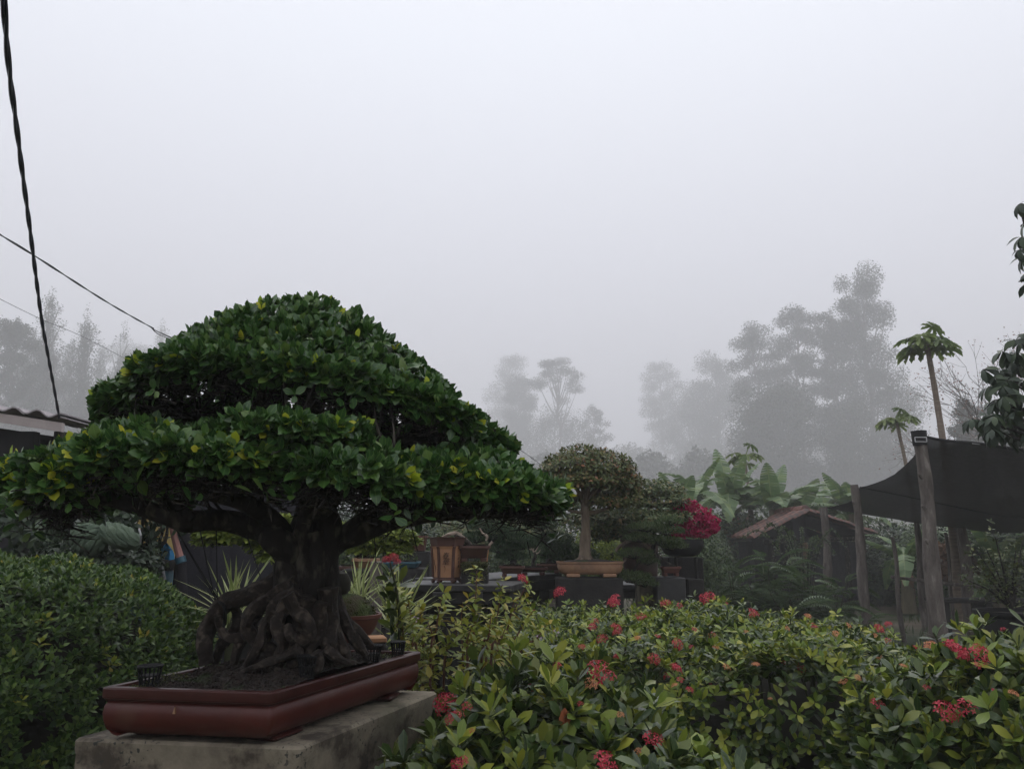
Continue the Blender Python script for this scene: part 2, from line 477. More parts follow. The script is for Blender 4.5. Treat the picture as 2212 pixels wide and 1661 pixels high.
M['woodslab'] = surf('woodslab', (.35, .17, .08), (.45, .24, .12), 5, .7, .3)
M['metal'] = surf('metal', (.45, .45, .46), None, 5, .35, 0, metal=.8)
M['tagwhite'] = surf('tagwhite', (.7, .7, .68), None, 5, .6, 0)
def concrete():
    m, n, l, bs = nt('concrete')
    tc = n.new('ShaderNodeTexCoord')
    def noise(sc, det=8, ro=.6):
        x = n.new('ShaderNodeTexNoise'); x.inputs['Scale'].default_value = sc; x.inputs['Detail'].default_value = det
        x.inputs['Roughness'].default_value = ro; l.new(tc.outputs['Object'], x.inputs['Vector']); return x
    def ramp(src, p0, c0, p1, c1):
        r = n.new('ShaderNodeValToRGB'); q = r.color_ramp.elements
        q[0].position, q[0].color, q[1].position, q[1].color = p0, c4(c0), p1, c4(c1); l.new(src, r.inputs[0]); return r.outputs[0]
    def mix(f, a, b, mode='MIX'):
        x = n.new('ShaderNodeMix'); x.data_type = 'RGBA'; x.blend_type = mode
        l.new(f, x.inputs['Factor']) if not isinstance(f, float) else setattr(x.inputs['Factor'], 'default_value', f)
        l.new(a, x.inputs['A']); l.new(b, x.inputs['B']) if not isinstance(b, tuple) else setattr(x.inputs['B'], 'default_value', b); return x.outputs['Result']
    base = ramp(noise(7, 10, .7).outputs['Fac'], .32, (.12, .10, .072), .62, (.26, .225, .165))
    st = ramp(noise(4.5, 6, .65).outputs['Fac'], .5, (0, 0, 0), .60, (1, 1, 1))
    c = mix(st, base, (.06, .047, .034, 1))
    sp = ramp(noise(70, 3, .5).outputs['Fac'], .60, (0, 0, 0), .66, (1, 1, 1))
    sp2 = ramp(noise(5, 4, .5).outputs['Fac'], .45, (0, 0, 0), .6, (1, 1, 1))
    spm = n.new('ShaderNodeMath'); spm.operation = 'MULTIPLY'; l.new(sp, spm.inputs[0]); l.new(sp2, spm.inputs[1])
    c = mix(spm.outputs[0], c, (.035, .035, .03, 1))
    gr = ramp(noise(2.0, 8, .7).outputs['Fac'], .55, (0, 0, 0), .75, (.8, .8, .8))
    c = mix(gr, c, (.09, .10, .05, 1))
    l.new(c, bs.inputs['Base Color']); bs.inputs['Roughness'].default_value = .88
    bp = n.new('ShaderNodeBump'); bp.inputs['Strength'].default_value = .5; bp.inputs['Distance'].default_value = .004
    l.new(noise(45, 10, .7).outputs['Fac'], bp.inputs['Height']); l.new(bp.outputs[0], bs.inputs['Normal'])
    return m
M['concrete'] = concrete()
def netmat():
    m, n, l, bs = nt('shade_net')
    tc = n.new('ShaderNodeTexCoord')
    no = n.new('ShaderNodeTexNoise'); no.inputs['Scale'].default_value = 14; no.inputs['Detail'].default_value = 10; no.inputs['Roughness'].default_value = .8
    l.new(tc.outputs['Object'], no.inputs['Vector'])
    r = n.new('ShaderNodeValToRGB'); q = r.color_ramp.elements
    q[0].position, q[0].color, q[1].position, q[1].color = .35, (.010, .0095, .011, 1), .7, (.042, .04, .045, 1)
    l.new(no.outputs['Fac'], r.inputs[0]); l.new(r.outputs[0], bs.inputs['Base Color']); bs.inputs['Roughness'].default_value = .85
    t = n.new('ShaderNodeBsdfTransparent'); ms = n.new('ShaderNodeMixShader'); ms.inputs[0].default_value = .045
    l.new(bs.outputs[0], ms.inputs[1]); l.new(t.outputs[0], ms.inputs[2]); l.new(ms.outputs[0], n['Material Output'].inputs['Surface'])
    return m
M['net'] = netmat()
# foliage
M['ficus'] = leafmat('ficus', [(0, (.020, .064, .015)), (.5, (.036, .10, .022)), (.85, (.062, .14, .028)), (1, (.12, .19, .038))], edge=(.18, .30, .07), rough=.32, trans=.16, spec=.5)
M['ficus_new'] = leafmat('ficus_new', [(0, (.30, .44, .03)), (.5, (.45, .52, .04)), (1, (.58, .55, .05))], edge=(.35, .42, .08), rough=.45, trans=.3)
M['box'] = leafmat('box', [(0, (.022, .052, .012)), (.5, (.052, .105, .022)), (1, (.13, .20, .04))], rough=.45, trans=.22)
M['ixora'] = leafmat('ixora', [(0, (.019, .042, .012)), (.45, (.040, .075, .017)), (.8, (.085, .122, .022)), (1, (.16, .18, .030))], edge=(.11, .15, .045), rough=.32, trans=.16, spec=.5)
M['ixora_new'] = leafmat('ixora_new', [(0, (.11, .18, .028)), (.6, (.20, .26, .035)), (1, (.36, .36, .045))], edge=(.25, .3, .07), rough=.4, trans=.28)
M['lime'] = leafmat('lime', [(0, (.15, .21, .03)), (.5, (.25, .29, .04)), (.85, (.35, .33, .045)), (1, (.40, .28, .05))], edge=(.25, .3, .08), rough=.45, trans=.28)
M['red'] = leafmat('red', [(0, (.42, .025, .05)), (.6, (.58, .05, .09)), (1, (.66, .15, .16))], trans=.3, rough=.6)
M['peach'] = leafmat('peach', [(0, (.65, .26, .12)), (.6, (.70, .36, .17)), (1, (.6, .16, .12))], trans=.3, rough=.6)
M['magenta'] = leafmat('magenta', [(0, (.34, .006, .06)), (.6, (.48, .015, .10)), (1, (.60, .05, .19))], trans=.3, rough=.7)
M['lilac'] = leafmat('lilac', [(0, (.55, .35, .55)), (1, (.7, .5, .7))], trans=.2)
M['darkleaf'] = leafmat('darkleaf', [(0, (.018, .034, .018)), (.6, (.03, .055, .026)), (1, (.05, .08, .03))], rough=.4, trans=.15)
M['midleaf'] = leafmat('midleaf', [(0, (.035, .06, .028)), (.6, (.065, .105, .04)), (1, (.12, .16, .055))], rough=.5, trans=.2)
M['olive'] = leafmat('olive', [(0, (.06, .085, .03)), (.45, (.11, .145, .045)), (.78, (.17, .17, .06)), (.93, (.24, .16, .07)), (1, (.30, .14, .07))], rough=.5, trans=.18)
M['olivegreen'] = leafmat('olivegreen', [(0, (.06, .095, .04)), (.6, (.11, .15, .055)), (.9, (.19, .19, .075)), (1, (.26, .18, .08))], rough=.5, trans=.18)
M['pine'] = leafmat('pine', [(0, (.022, .045, .022)), (.6, (.035, .07, .03)), (1, (.06, .10, .035))], rough=.7, trans=.1)
M['yellowgreen'] = leafmat('yellowgreen', [(0, (.12, .17, .03)), (.6, (.19, .25, .04)), (1, (.30, .34, .06))], rough=.5, trans=.28)
M['banana'] = leafmat('banana', [(0, (.09, .15, .06)), (.6, (.13, .21, .085)), (1, (.20, .27, .10))], edge=(.26, .30, .15), rough=.4, trans=.3)
M['papaya'] = leafmat('papaya', [(0, (.11, .18, .045)), (1, (.22, .29, .07))], rough=.5, trans=.3)
M['fern'] = leafmat('fern', [(0, (.045, .09, .03)), (.6, (.07, .12, .04)), (1, (.10, .15, .05))], rough=.5, trans=.25)
M['varieg'] = leafmat('varieg', [(0, (.22, .28, .09)), (1, (.38, .42, .18))], edge=(.55, .55, .32), rough=.4, trans=.25, rib=False)
M['fartree'] = leafmat('fartree', [(0, (.035, .045, .028)), (.6, (.05, .06, .035)), (1, (.07, .08, .045))], rough=.7, trans=.1)
M['barebud'] = leafmat('barebud', [(0, (.30, .20, .17)), (1, (.38, .26, .22))], trans=.1)
EX = np.array([1.0, 0, 0]); EZ = np.array([0, 0, 1.0])
LQ = [quad_t(.55, .12), quad_t(.7, .2)]

# ------------------------------------------------------------------ ground and haze
gx = np.concatenate([np.linspace(-600, -40, 40), np.linspace(-36, 36, 73), np.linspace(40, 600, 40)])
gy = np.concatenate([np.linspace(-600, -12, 26), np.linspace(-8, 44, 66), np.linspace(50, 600, 50)])
GX, GY = np.meshgrid(gx, gy)
GZ = hill(GX, GY) + np.where((np.abs(GX) < 40) & (GY < 44), .05 * fuzz(np.stack([GX, GY, GX * 0], -1), .9), .8 * fuzz(np.stack([GX, GY, GX * 0], -1), .05)) - .05
ny, nx = GX.shape
ii = (np.arange(ny - 1)[:, None] * nx + np.arange(nx - 1)[None]).ravel()
gF = np.concatenate([np.stack([ii, ii + 1, ii + nx + 1], 1), np.stack([ii, ii + nx + 1, ii + nx], 1)])
props(link('ground', np_mesh('ground', np.stack([GX, GY, GZ], -1).reshape(-1, 3), gF, None, None, [M['dirt']])), kind='structure')
hz = bpy.data.materials.new('haze'); hz.use_nodes = True
hz.node_tree.nodes.clear()
ho = hz.node_tree.nodes.new('ShaderNodeOutputMaterial'); hv = hz.node_tree.nodes.new('ShaderNodeVolumePrincipled')
hv.inputs['Density'].default_value = HAZE
hv.inputs['Color'].default_value = (.985, .985, .995, 1)
hz.node_tree.links.new(hv.outputs[0], ho.inputs['Volume'])
hb = MB().box((0, 0, 67), (1216, 1216, 138)).build('haze', hz, smooth=False)
hb['kind'] = 'stuff'

# ------------------------------------------------------------------ far trees in the mist
def far_tree(px, top, wpx, Y, label, style='round', n=6500, leaf=.42, low=.30, group='trees fading into the mist'):
    b = P(px, 1100, Y); tp = P(px, top, Y)
    gz = float(hill(b[0], b[1])) - .5
    H = max(9, tp[2] - gz); W = wpx / FPX * Y / 2
    t = thing('misty_tree', label, 'tree', (b[0], b[1], gz), group)
    lean = rng.normal(0, .02, 2) * H
    ax = lambda s: np.array([b[0] + lean[0] * s ** 1.5, b[1] + lean[1] * s, gz + H * s])
    tm = MB()
    tr = H * .012 + .05
    tm.tube([ax(s) + rng.normal(0, tr * .6, 3) * [1, 1, 0] for s in np.linspace(0, .95, 9)], np.linspace(tr, tr * .15, 9), n=7, k=3)
    blobs = []
    nl = {'round': 26, 'column': 30, 'umbrella': 20, 'open': 24}[style]
    for i in range(nl):
        s = low + (1 - low) * (i + rng.random()) / nl
        q = (s - low) / (1 - low)
        if style == 'column': rr = W * (1.05 - .9 * q) ** .8 * rng.uniform(.6, 1.1)
        elif style == 'umbrella': s = .62 + .36 * rng.random() ** .6; rr = W * math.sqrt(max(0, 1 - ((s - .62) / .4) ** 2)) * rng.uniform(.45, 1)
        elif style == 'open': rr = W * (.95 - .35 * q) * rng.uniform(.45, 1)
        else: rr = W * math.sin(math.pi * (.18 + .66 * q)) * rng.uniform(.5, 1)
        a = i * 2.4 + rng.random()
        end = ax(min(s, .97)) + np.array([math.cos(a) * rr, math.sin(a) * rr, rng.uniform(-.02, .02) * H])
        st = ax(max(.05, s - (.10 + .18 * rr / H * 3) * (1.6 if style in ('umbrella', 'open') else 1)))
        mid = (st + end) / 2 + [0, 0, -.02 * H]
        tm.tube([st, mid, end], [tr * .42, tr * .28, tr * .08], n=5, k=3)
        br = (1.25 - .7 * q if style == 'column' else 1) * {'round': .42, 'column': .37, 'umbrella': .36, 'open': .40}[style] * W * rng.uniform(.7, 1.2)
        blobs.append((end, (br, br, br * {'column': 1.2, 'umbrella': .5, 'open': rng.uniform(.7, 1.5)}.get(style, .8))))
        if style == 'column': blobs.append((ax(s), (W * (.62 - .5 * q),) * 2 + (W * .6,)))
        if style != 'umbrella' and rr > W * .5: blobs.append(((end + ax(s)) / 2, (br * .8, br * .8, br * .7)))
    if style in ('column', 'round'): blobs.append((ax(.95), (W * .22, W * .22, H * .06)))
    tm.build('trunk', M['treebark'], t)
    vol = np.array([r[0] * r[1] * r[2] for _, r in blobs]) ** .7
    cnt = (n * vol / vol.sum()).astype(int) + 1
    pts = []
    for (c, r), k in zip(blobs, cnt):
        p, _ = sphere_pts(k, c, r, .75)
        pts.append(p + rng.normal(0, .07, (k, 3)) * np.array(r))
    pts = np.concatenate(pts)
    keep = fuzz(pts, 1.6 / max(W, 1)) > -.55
    it = loose(pts[keep], leaf, .2, .4)
    V, F, U, _, _ = merged(it, LQ)
    link('crown', np_mesh('crown', V, F, U, None, [M['fartree']]), t)['kind'] = 'stuff'
FS = 1.8
ft = [
 (5, 690, 110, 88, 'grey misty tree cut by the left edge of the photo, behind the dark shed roof', 'round', 9000, .34),
 (66, 645, 150, 94, 'tallest slim misty tree above the dark shed roof, just left of the thick cable', 'column', 9000, .30),
 (146, 693, 140, 98, 'misty tree with pointed top just right of the thick black cable', 'column', 8500, .32),
 (105, 742, 110, 128, 'low pale misty tree in the gap between the two slim trees beside the thick cable', 'column', 7000, .36),
 (186, 752, 110, 136, 'low pale misty tree between the pointed tree and the paler one nearer the bonsai', 'column', 6500, .38),
 (30, 745, 120, 110, 'broad low misty tree directly above the dark shed roof', 'round', 8000, .36),
 (226, 728, 140, 118, 'paler misty tree between the thick cable and the large green bonsai', 'column', 7500, .36),
 (318, 712, 125, 150, 'faint slim misty tree close to the left flank of the bonsai dome', 'column', 6000, .42),
 (258, 742, 130, 205, 'very faint broad tree top lost in fog behind the paler slim trees', 'round', 6000, .6),
 (1650, 705, 125, 128, 'broad misty tree at the left end of the tall grove above the banana plants', 'round', 9500, .42),
 (1745, 668, 125, 122, 'misty tree with a small raised tip in the middle of the tall grove', 'round', 10500, .42),
 (1828, 676, 105, 118, 'misty tree filling the gap left of the tallest tree of the grove', 'round', 9500, .40),
 (1908, 588, 140, 112, 'tallest misty tree of the grove, its open crown showing bare limbs', 'open', 12000, .38),
 (1960, 800, 130, 106, 'thin misty tree behind the tall papaya, with open branching', 'open', 5000, .34),
 (1690, 850, 190, 104, 'low dense misty tree under the tall grove, left of the shade net', 'round', 11000, .40),
 (1840, 880, 150, 102, 'low misty tree under the tallest tree of the grove', 'open', 5500, .38),
 (1560, 780, 130, 190, 'pale tree half dissolved in fog left of the tall grove', 'round', 7500, .58),
 (1440, 782, 90, 240, 'very faint upright tree left of all the grove trees', 'round', 6000, .62),
 (1495, 838, 130, 215, 'very faint low tree between the two pale trees left of the grove', 'round', 6000, .6),
 (1092, 772, 105, 250, 'faintest round tree just right of the bonsai dome', 'round', 6000, .65),
 (1122, 815, 85, 205, 'faint dense tree in front of the faintest round one beside the bonsai dome', 'round', 6000, .55),
 (1212, 778, 120, 175, 'misty umbrella shaped tree with bare forked trunk in the valley gap', 'umbrella', 3800, .42),
 (1288, 880, 62, 180, 'small faint tree right of the umbrella shaped tree', 'round', 3000, .45),
 (1200, 900, 170, 185, 'low fog grey tree at the foot of the umbrella shaped tree', 'round', 6500, .5),
 (1375, 985, 120, 190, 'low fog grey tree in the dip of the misty tree line', 'round', 4500, .5),
 (2098, 868, 95, 46, 'grey green tree between the tall papaya and the dark large leaved tree', 'round', 6500, .20),
 (2195, 900, 150, 60, 'misty tree behind the dark large leaved tree at the right edge', 'round', 6000, .26),
]
for (px, top, w, Y, lab, sty, n, lf) in ft:
    far_tree(px, top, w, Y * FS, lab, sty, int(n * 3.0), lf * FS * .68, .12 if sty == 'column' else .30)
# far-off wood that reads as one mass
wx = []
for x in np.linspace(-340, 380, 74):
    y = 370 + 25 * math.sin(x * .05) + rng.uniform(-12, 12)
    if x > 20: y -= 14
    h = rng.uniform(12, 22)
    p, _ = sphere_pts(2600, (x, y, float(hill(x, y)) + h * .5), (12, 9, h * .62), .5)
    wx.append(p)
for x in np.linspace(-150, 150, 48):
    y = 200 + 8 * math.sin(x * .11) + rng.uniform(-5, 5); h = rng.uniform(9, 15) + (11 if x < -70 else 0)
    p, _ = sphere_pts(2200, (x, y, float(hill(x, y)) + h * .5), (6, 5, h * .62), .5)
    wx.append(p)
V, F, U, _, _ = merged(loose(np.concatenate(wx), 1.25, .2, .4), LQ)
props(link('distant_wood', np_mesh('distant_wood', V, F, U, None, [M['fartree']])), 'low grey wood lost in fog below the misty trees', 'wood', kind='stuff')

# bare twiggy tree, right
def twig_tree(px, top, Y):
    b = P(px, 1170, Y); g = (b[0], b[1], 0)
    t = thing('twiggy_tree', 'nearly bare tree of fine brown twigs between the tall papaya and the dark tree', 'tree', g)
    tp = P(px, top, Y); H = tp[2]
    mb, tips = MB(), []
    def grow(p, d, L, r, lv):
        q = p + d * L
        mid = (p + q) / 2 + rng.normal(0, L * .05, 3)
        mb.tube([p, mid, q], [r, r * .8, r * .6], n=5 if lv < 3 else 3, k=2, cap=False)
        if lv >= 5: tips.append(q); return
        for k in range(3 if lv > 0 else 5):
            nd = unit(d + rng.normal(0, .42, 3) + [-.06, 0, .10]); grow(q, nd, L * rng.uniform(.62, .85), r * .58, lv + 1)
        if lv >= 2: tips.append(mid)
    grow(np.array([b[0], b[1], 0.]), unit(np.array([-.04, 0, 1.])), H * .30, .09, 0)
    mb.build('trunk', M['treebark'], t)
    tp_ = np.repeat(np.array(tips), 2, 0); tp_ = tp_ + rng.normal(0, .16, tp_.shape)
    V, F, U, _, _ = merged(loose(tp_, .07, .2), LQ)
    link('buds', np_mesh('buds', V, F, U, None, [M['barebud']]), t)['kind'] = 'stuff'
twig_tree(2262, 735, 24)

# ------------------------------------------------------------------ papaya trees
def lobed_leaf():
    V, F = [(0, 0, 0)], []
    k = 9; pts = []
    for i in range(k):
        a = math.radians(-150 + 300 * i / (k - 1)); L = 1.0 - .35 * abs(i - 4) / 4
        for (da, f, z) in ((-.19, .48, .0), (-.24, .68, -.05), (-.11, .66, -.06), (-.17, .86, -.10), (0, 1.0, -.20), (.17, .86, -.10), (.11, .66, -.06), (.24, .68, -.05), (.19, .48, .0)):
            pts.append((math.sin(a + da) * f * L, math.cos(a + da) * f * L, z * (.7 + L)))
    V += pts
    for i in range(len(pts) - 1): F.append((0, i + 2, i + 1))
    V = np.array(V, float); U = V[:, :2] * .5 + .5
    return V, np.array(F), U
LOB = lobed_leaf()
def papaya(px, py, Y, base_px, rpx, lab, nleaf=13, dia=.16):
    c = P(px, py, Y); b = P(base_px, 1170, Y); b = np.array([b[0], b[1], 0.])
    t = thing('papaya_tree', lab, 'papaya tree', b, 'papaya trees above the yard')
    tr = MB(); s_ = np.linspace(0, 1, 26)
    pts = [b + (c - b) * s + np.array([.12 * math.sin(s * 3), 0, 0]) for s in s_]
    tr.tube(pts, [dia * (.62 - .30 * s) * (1 + .07 * (i % 2)) for i, s in enumerate(s_)], n=10, k=3)
    tr.build('trunk', M['papbark'], t)
    R = rpx / FPX * Y
    lm = np_mesh('leaf', LOB[0] * 1.0, LOB[1], LOB[2], None, [M['papaya']])
    for i in range(nleaf):
        a = i * 2.4 + rng.uniform(-.3, .3); el = rng.uniform(-.05, .65) if i else 1.15
        d = np.array([math.cos(a) * math.cos(el), math.sin(a) * math.cos(el), math.sin(el)])
        L = R * rng.uniform(.45, .80) * (1.25 if i == 0 else 1)
        top = c + np.array([.12 * math.sin(3), 0, 0]) - EZ * .05 * (i % 4)
        e_ = top + d * L + EZ * (-.06 * R)
        pt = MB().tube([top, top + d * L * .55 + EZ * .05 * R, e_], [.018, .014, .010], n=5, k=3)
        bd = bpy.data.objects.new('leaf', lm); COL.objects.link(bd); bd.parent = t
        out = unit(np.array([d[0], d[1], -.22 - .35 * rng.random()])); nn = np.array([d[0] * .6, d[1] * .6, 1.0])
        Rm = frames(out[None], nn[None])[0] * (R * rng.uniform(.50, .66))
        M4 = Matrix(Rm.tolist()).to_4x4(); M4.translation = Vector(e_) - t.location
        bd.matrix_basis = M4
        pet = pt.build('petiole', M['papaya'], t)
M['papbark'] = surf('papbark', (.16, .12, .09), (.27, .22, .17), 4, .9, .7, 20, stretch=(1, 1, 6), dist=.02)
papaya(2000, 742, 15, 2050, 64, 'tall slender papaya tree with bare pale trunk and one leaf held up on top', 15, .145)
papaya(1934, 906, 22, 1985, 46, 'half height papaya tree leaning left beside the taller one', 11, .13)
papaya(1608, 990, 24, 1612, 42, 'smallest pale green papaya tree rising behind the banana clump', 10, .11)

# ------------------------------------------------------------------ banana plants
def banana_leaf(L=1.0, w=.22, arch=.5, torn=.5):
    w *= .85
    V, F, U = [], [], []
    n = 16
    sp = [np.array([0, s * (1 - .22 * arch * s), .42 * s - arch * .85 * s * s]) for s in np.linspace(0, 1, n + 1)]
    for i in range(n):
        s0, s1 = i / n, (i + 1) / n
        h0, h1 = [w * math.sin(math.pi * min(.98, max(.03, s)) ** .8) ** .6 for s in (s0, s1)]
        gap = torn * (rng.random() < .5) * rng.uniform(.1, .42) / n
        for sg in (-1, 1):
            dr = -.10 - .25 * torn * rng.random()
            o = len(V)
            V += [sp[i], sp[i + 1], sp[i] + np.array([sg * h0, gap, dr * h0 * 1.6]), sp[i + 1] + np.array([sg * h1, -gap, dr * h1 * 1.6])]
            U += [(.5, s0), (.5, s1), (.5 + sg * .45, s0), (.5 + sg * .45, s1)]
            F += [(o, o + 1, o + 3), (o, o + 3, o + 2)] if sg < 0 else [(o, o + 3, o + 1), (o, o + 2, o + 3)]
    return np_mesh('leaf', np.array(V) * L, np.array(F), np.array(U), None, [M['banana']])
BL = [banana_leaf(1, .19, a, tn) for a, tn in ((.6, .6), (.8, .9), (1.1, 1.2), (.35, .4), (1.3, 1.0))]
BD = [m.copy() for m in BL[1:3]]
for m in BD: m.materials.clear(); m.materials.append(M['brown_leaf'])
def banana(px, py, Y, lab, n=8, L=1.35, dead=2):
    c = P(px, py, Y); g = np.array([c[0], c[1], 0.])
    t = thing('banana_plant', lab, 'banana plant', g, 'banana plants behind the tiled hut')
    H = c[2] - L * .38
    MB().tube([g, g + [rng.uniform(-.1, .1), 0, H * .5], [c[0], c[1], H]], [.16, .13, .08], n=9, k=4, wob=.04).build('stem', M['banana_stem'], t)
    for i in range(n + dead):
        a = i * 2.4 + rng.uniform(-.35, .35)
        isd = i >= n
        el = rng.uniform(.1, 1.15) if not isd else -1.1
        me = BL[rng.integers(0, 5)] if not isd else BD[i % 2]
        o = bpy.data.objects.new('leaf' if not isd else 'dead_leaf', me); COL.objects.link(o); o.parent = t
        o.location = Vector((c[0], c[1], H - (.1 + .3 * (i - n) if isd else 0))) - t.location
        o.rotation_euler = (el, 0, a); s_ = L * rng.uniform(.8, 1.15) * (.7 if isd else 1); o.scale = (s_, s_, s_)
M['banana_stem'] = surf('banana_stem', (.09, .08, .045), (.17, .14, .09), 5, .8, .4, stretch=(2, 2, .5))
bn = [(1470, 1075, 19, 'banana plant leaning out beside the magenta flowers', 7, 1.1), (1500, 1030, 21, 'banana plant with a leaf reaching far left above the magenta flowers', 8, 1.35),
      (1572, 1040, 22, 'large banana plant under the smallest papaya, with hanging brown leaves', 9, 1.35), (1618, 1052, 23, 'banana plant between the smallest papaya and the hut roof', 8, 1.35),
      (1665, 1050, 21, 'banana plant directly left above the hut ridge', 8, 1.3), (1720, 1062, 22, 'banana plant behind the ridge of the tiled hut', 8, 1.35),
      (1775, 1066, 23, 'banana plant behind the right slope of the tiled hut', 8, 1.3), (1835, 1066, 22, 'banana plant against the tip of the shade net', 8, 1.2),
      (1950, 1165, 18, 'low banana plant showing under the shade net', 6, 1.0), (2150, 1175, 15, 'banana plant under the net, behind the potted shrub', 7, 1.2)]
for (px, py, Y, lab, n, L) in bn: banana(px, py, Y, lab, n + 3, L * 1.25)

# ------------------------------------------------------------------ bushes made of leaf clumps
def bush(lab, c, r, mat, n=2500, leaf=.06, parts=0, name='bush', cat='bush', group=None, tm=None, hollow=.45, k=5, kind=None):
    c = np.array(c, float)
    t = thing(name, lab, cat, (c[0], c[1], max(0, c[2] - r[2])), group)
    d = unit(rng.normal(0, 1, (n, 3)))
    p = c + d * np.array(r) * (1 - hollow * rng.random((n, 1)) ** 2) * (1 + .16 * fuzz(d, 3.1))[:, None]
    p[:, 2] = np.maximum(p[:, 2], .02)
    it = rosettes(p, unit(d / np.array(r) + [0, 0, .8]), k, leaf, (30, 85))
    foliage(t, it, tm or [leaf_t(.5, 'ovate', .2, .15, 1)], [mat], parts=parts)
    mb = MB()
    b0 = np.array([c[0], c[1], max(0, c[2] - r[2])])
    for i in range(7):
        q = c + unit(rng.normal(0, 1, 3)) * np.array(r) * .7
        mb.tube([b0 + rng.normal(0, .03, 3), (b0 + q) / 2 + rng.normal(0, .05, 3), q], [.02, .014, .006], n=5, k=3)
    mb.build('stems', M['bark'], t)['kind'] = 'stuff'
    return t

# ------------------------------------------------------------------ hut with tiled gable roof
def hut():
    Y = 19.0
    r0, l0, e0 = P(1738, 1108, Y), P(1622, 1164, Y), P(1880, 1156, Y)
    t = thing('hut', 'small open hut with weathered red brown tiled gable roof and dark net walls', 'hut', (r0[0], Y + 1.5, 0))
    D = 1.9
    for (a, b) in ((l0, r0), (r0, e0)):
        # slope sheet and individual tile rows seen end-on
        d = b - a; n = np.array([-d[2], 0, d[0]]); n = unit(n)
        mb = MB()
        q = [a - n * .05, b - n * .05, b + n * .0, a + n * .0]
        mb.add([*q, *[p + np.array([0, D, 0]) for p in q]], [(0, 1, 2, 3), (7, 6, 5, 4), (0, 4, 5, 1), (3, 2, 6, 7), (0, 3, 7, 4), (1, 5, 6, 2)])
        mb.build('roof', M['block'], t, smooth=False)
        k = 11
        tm = None
        for i in range(k):
            for j in range(4):
                s0 = (i + .5) / k
                c = a + d * s0 + n * (.035 + rng.uniform(0, .02)) + np.array([0, -.12 + j * .48, 0])
                L = np.linalg.norm(d) / k * 1.18
                if tm is None:
                    m_ = MB(); V, F = [], []
                    for u_ in (-.5, .5):
                        for w_ in range(6):
                            a_ = math.pi * w_ / 5
                            V.append((u_ * L, -math.cos(a_) * .24, math.sin(a_) * .08))
                    F = [(w_, w_ + 1, 6 + w_ + 1, 6 + w_) for w_ in range(5)] + [(5, 4, 3, 2, 1, 0), (6, 7, 8, 9, 10, 11), (0, 6, 11, 5)]
                    m_.add(V, F); tmo = m_.build('roof_tile', M['redtile'], t, off=False); tm = tmo.data; o = tmo
                else:
                    o = bpy.data.objects.new('roof_tile', tm); COL.objects.link(o); o.parent = t
                o.location = Vector(c) - t.location
                o.rotation_euler = (rng.normal(0, .03), -math.atan2(d[2], d[0]) + rng.normal(0, .03) - .05 * np.sign(d[2]), rng.normal(0, .02))
    # ridge caps
    for j in range(3):
        MB().tube([r0 + [-.02, -.15 + j * .7, .08], r0 + [0.02, .5 + j * .7, .07]], [.11, .12], n=8, k=1).build('ridge_tile', M['redtile'], t)
    # king post, rafters, tie beam
    gy = Y + 1.5
    MB().add([l0 + [.25, gy - Y, -.1], e0 + [-.2, gy - Y, -.1], r0 + [0, gy - Y, -.1], l0 + [.25, gy - Y + .03, -.1], e0 + [-.2, gy - Y + .03, -.1], r0 + [0, gy - Y + .03, -.1]], [(0, 1, 2), (5, 4, 3), (0, 3, 4, 1), (1, 4, 5, 2), (2, 5, 3, 0)]).build('gable_shade_fill', M['shade_wall'], t, smooth=False)  # dark sheet added across the gable so the hut's inside looks shaded
    MB().box(((r0[0] - .12), Y + .15, r0[2] - .33), (.30, .14, .55)).build('gable_board', M['shade_wall'], t)
    tie_z = l0[2] - .06
    MB().tube([(l0[0] + .35, Y + .2, tie_z), (e0[0] - .1, Y + .2, tie_z + .10)], [.07, .06], n=7, k=2).build('tie_beam', M['bark'], t)
    for x in (l0[0] + .6, r0[0] - .35, e0[0] - .5):
        MB().tube([(x, Y + .25, 0), (x + .02, Y + .25, tie_z + .1)], [.07, .06], n=7, k=2).build('post', M['bark'], t)
    for (x0, x1, y0, y1) in ((P(1762, 1170, Y)[0], P(1895, 1170, Y)[0], Y + .45, Y + .9), (P(1640, 1170, Y)[0], P(1760, 1170, Y)[0], Y + 1.7, Y + 1.7)):
        V = []; nn = 14
        for i in range(nn + 1):
            s = i / nn; x = x0 + (x1 - x0) * s; y = y0 + (y1 - y0) * s
            for z in (0.1, .9, tie_z): V.append((x, y + .05 * math.sin(i * 1.7 + z), z))
        F = [(3 * i + q, 3 * i + 3 + q, 3 * i + 4 + q, 3 * i + 1 + q) for i in range(nn) for q in (0, 1)]
        MB().add(V, F).build('net_wall', M['net'], t)
hut()

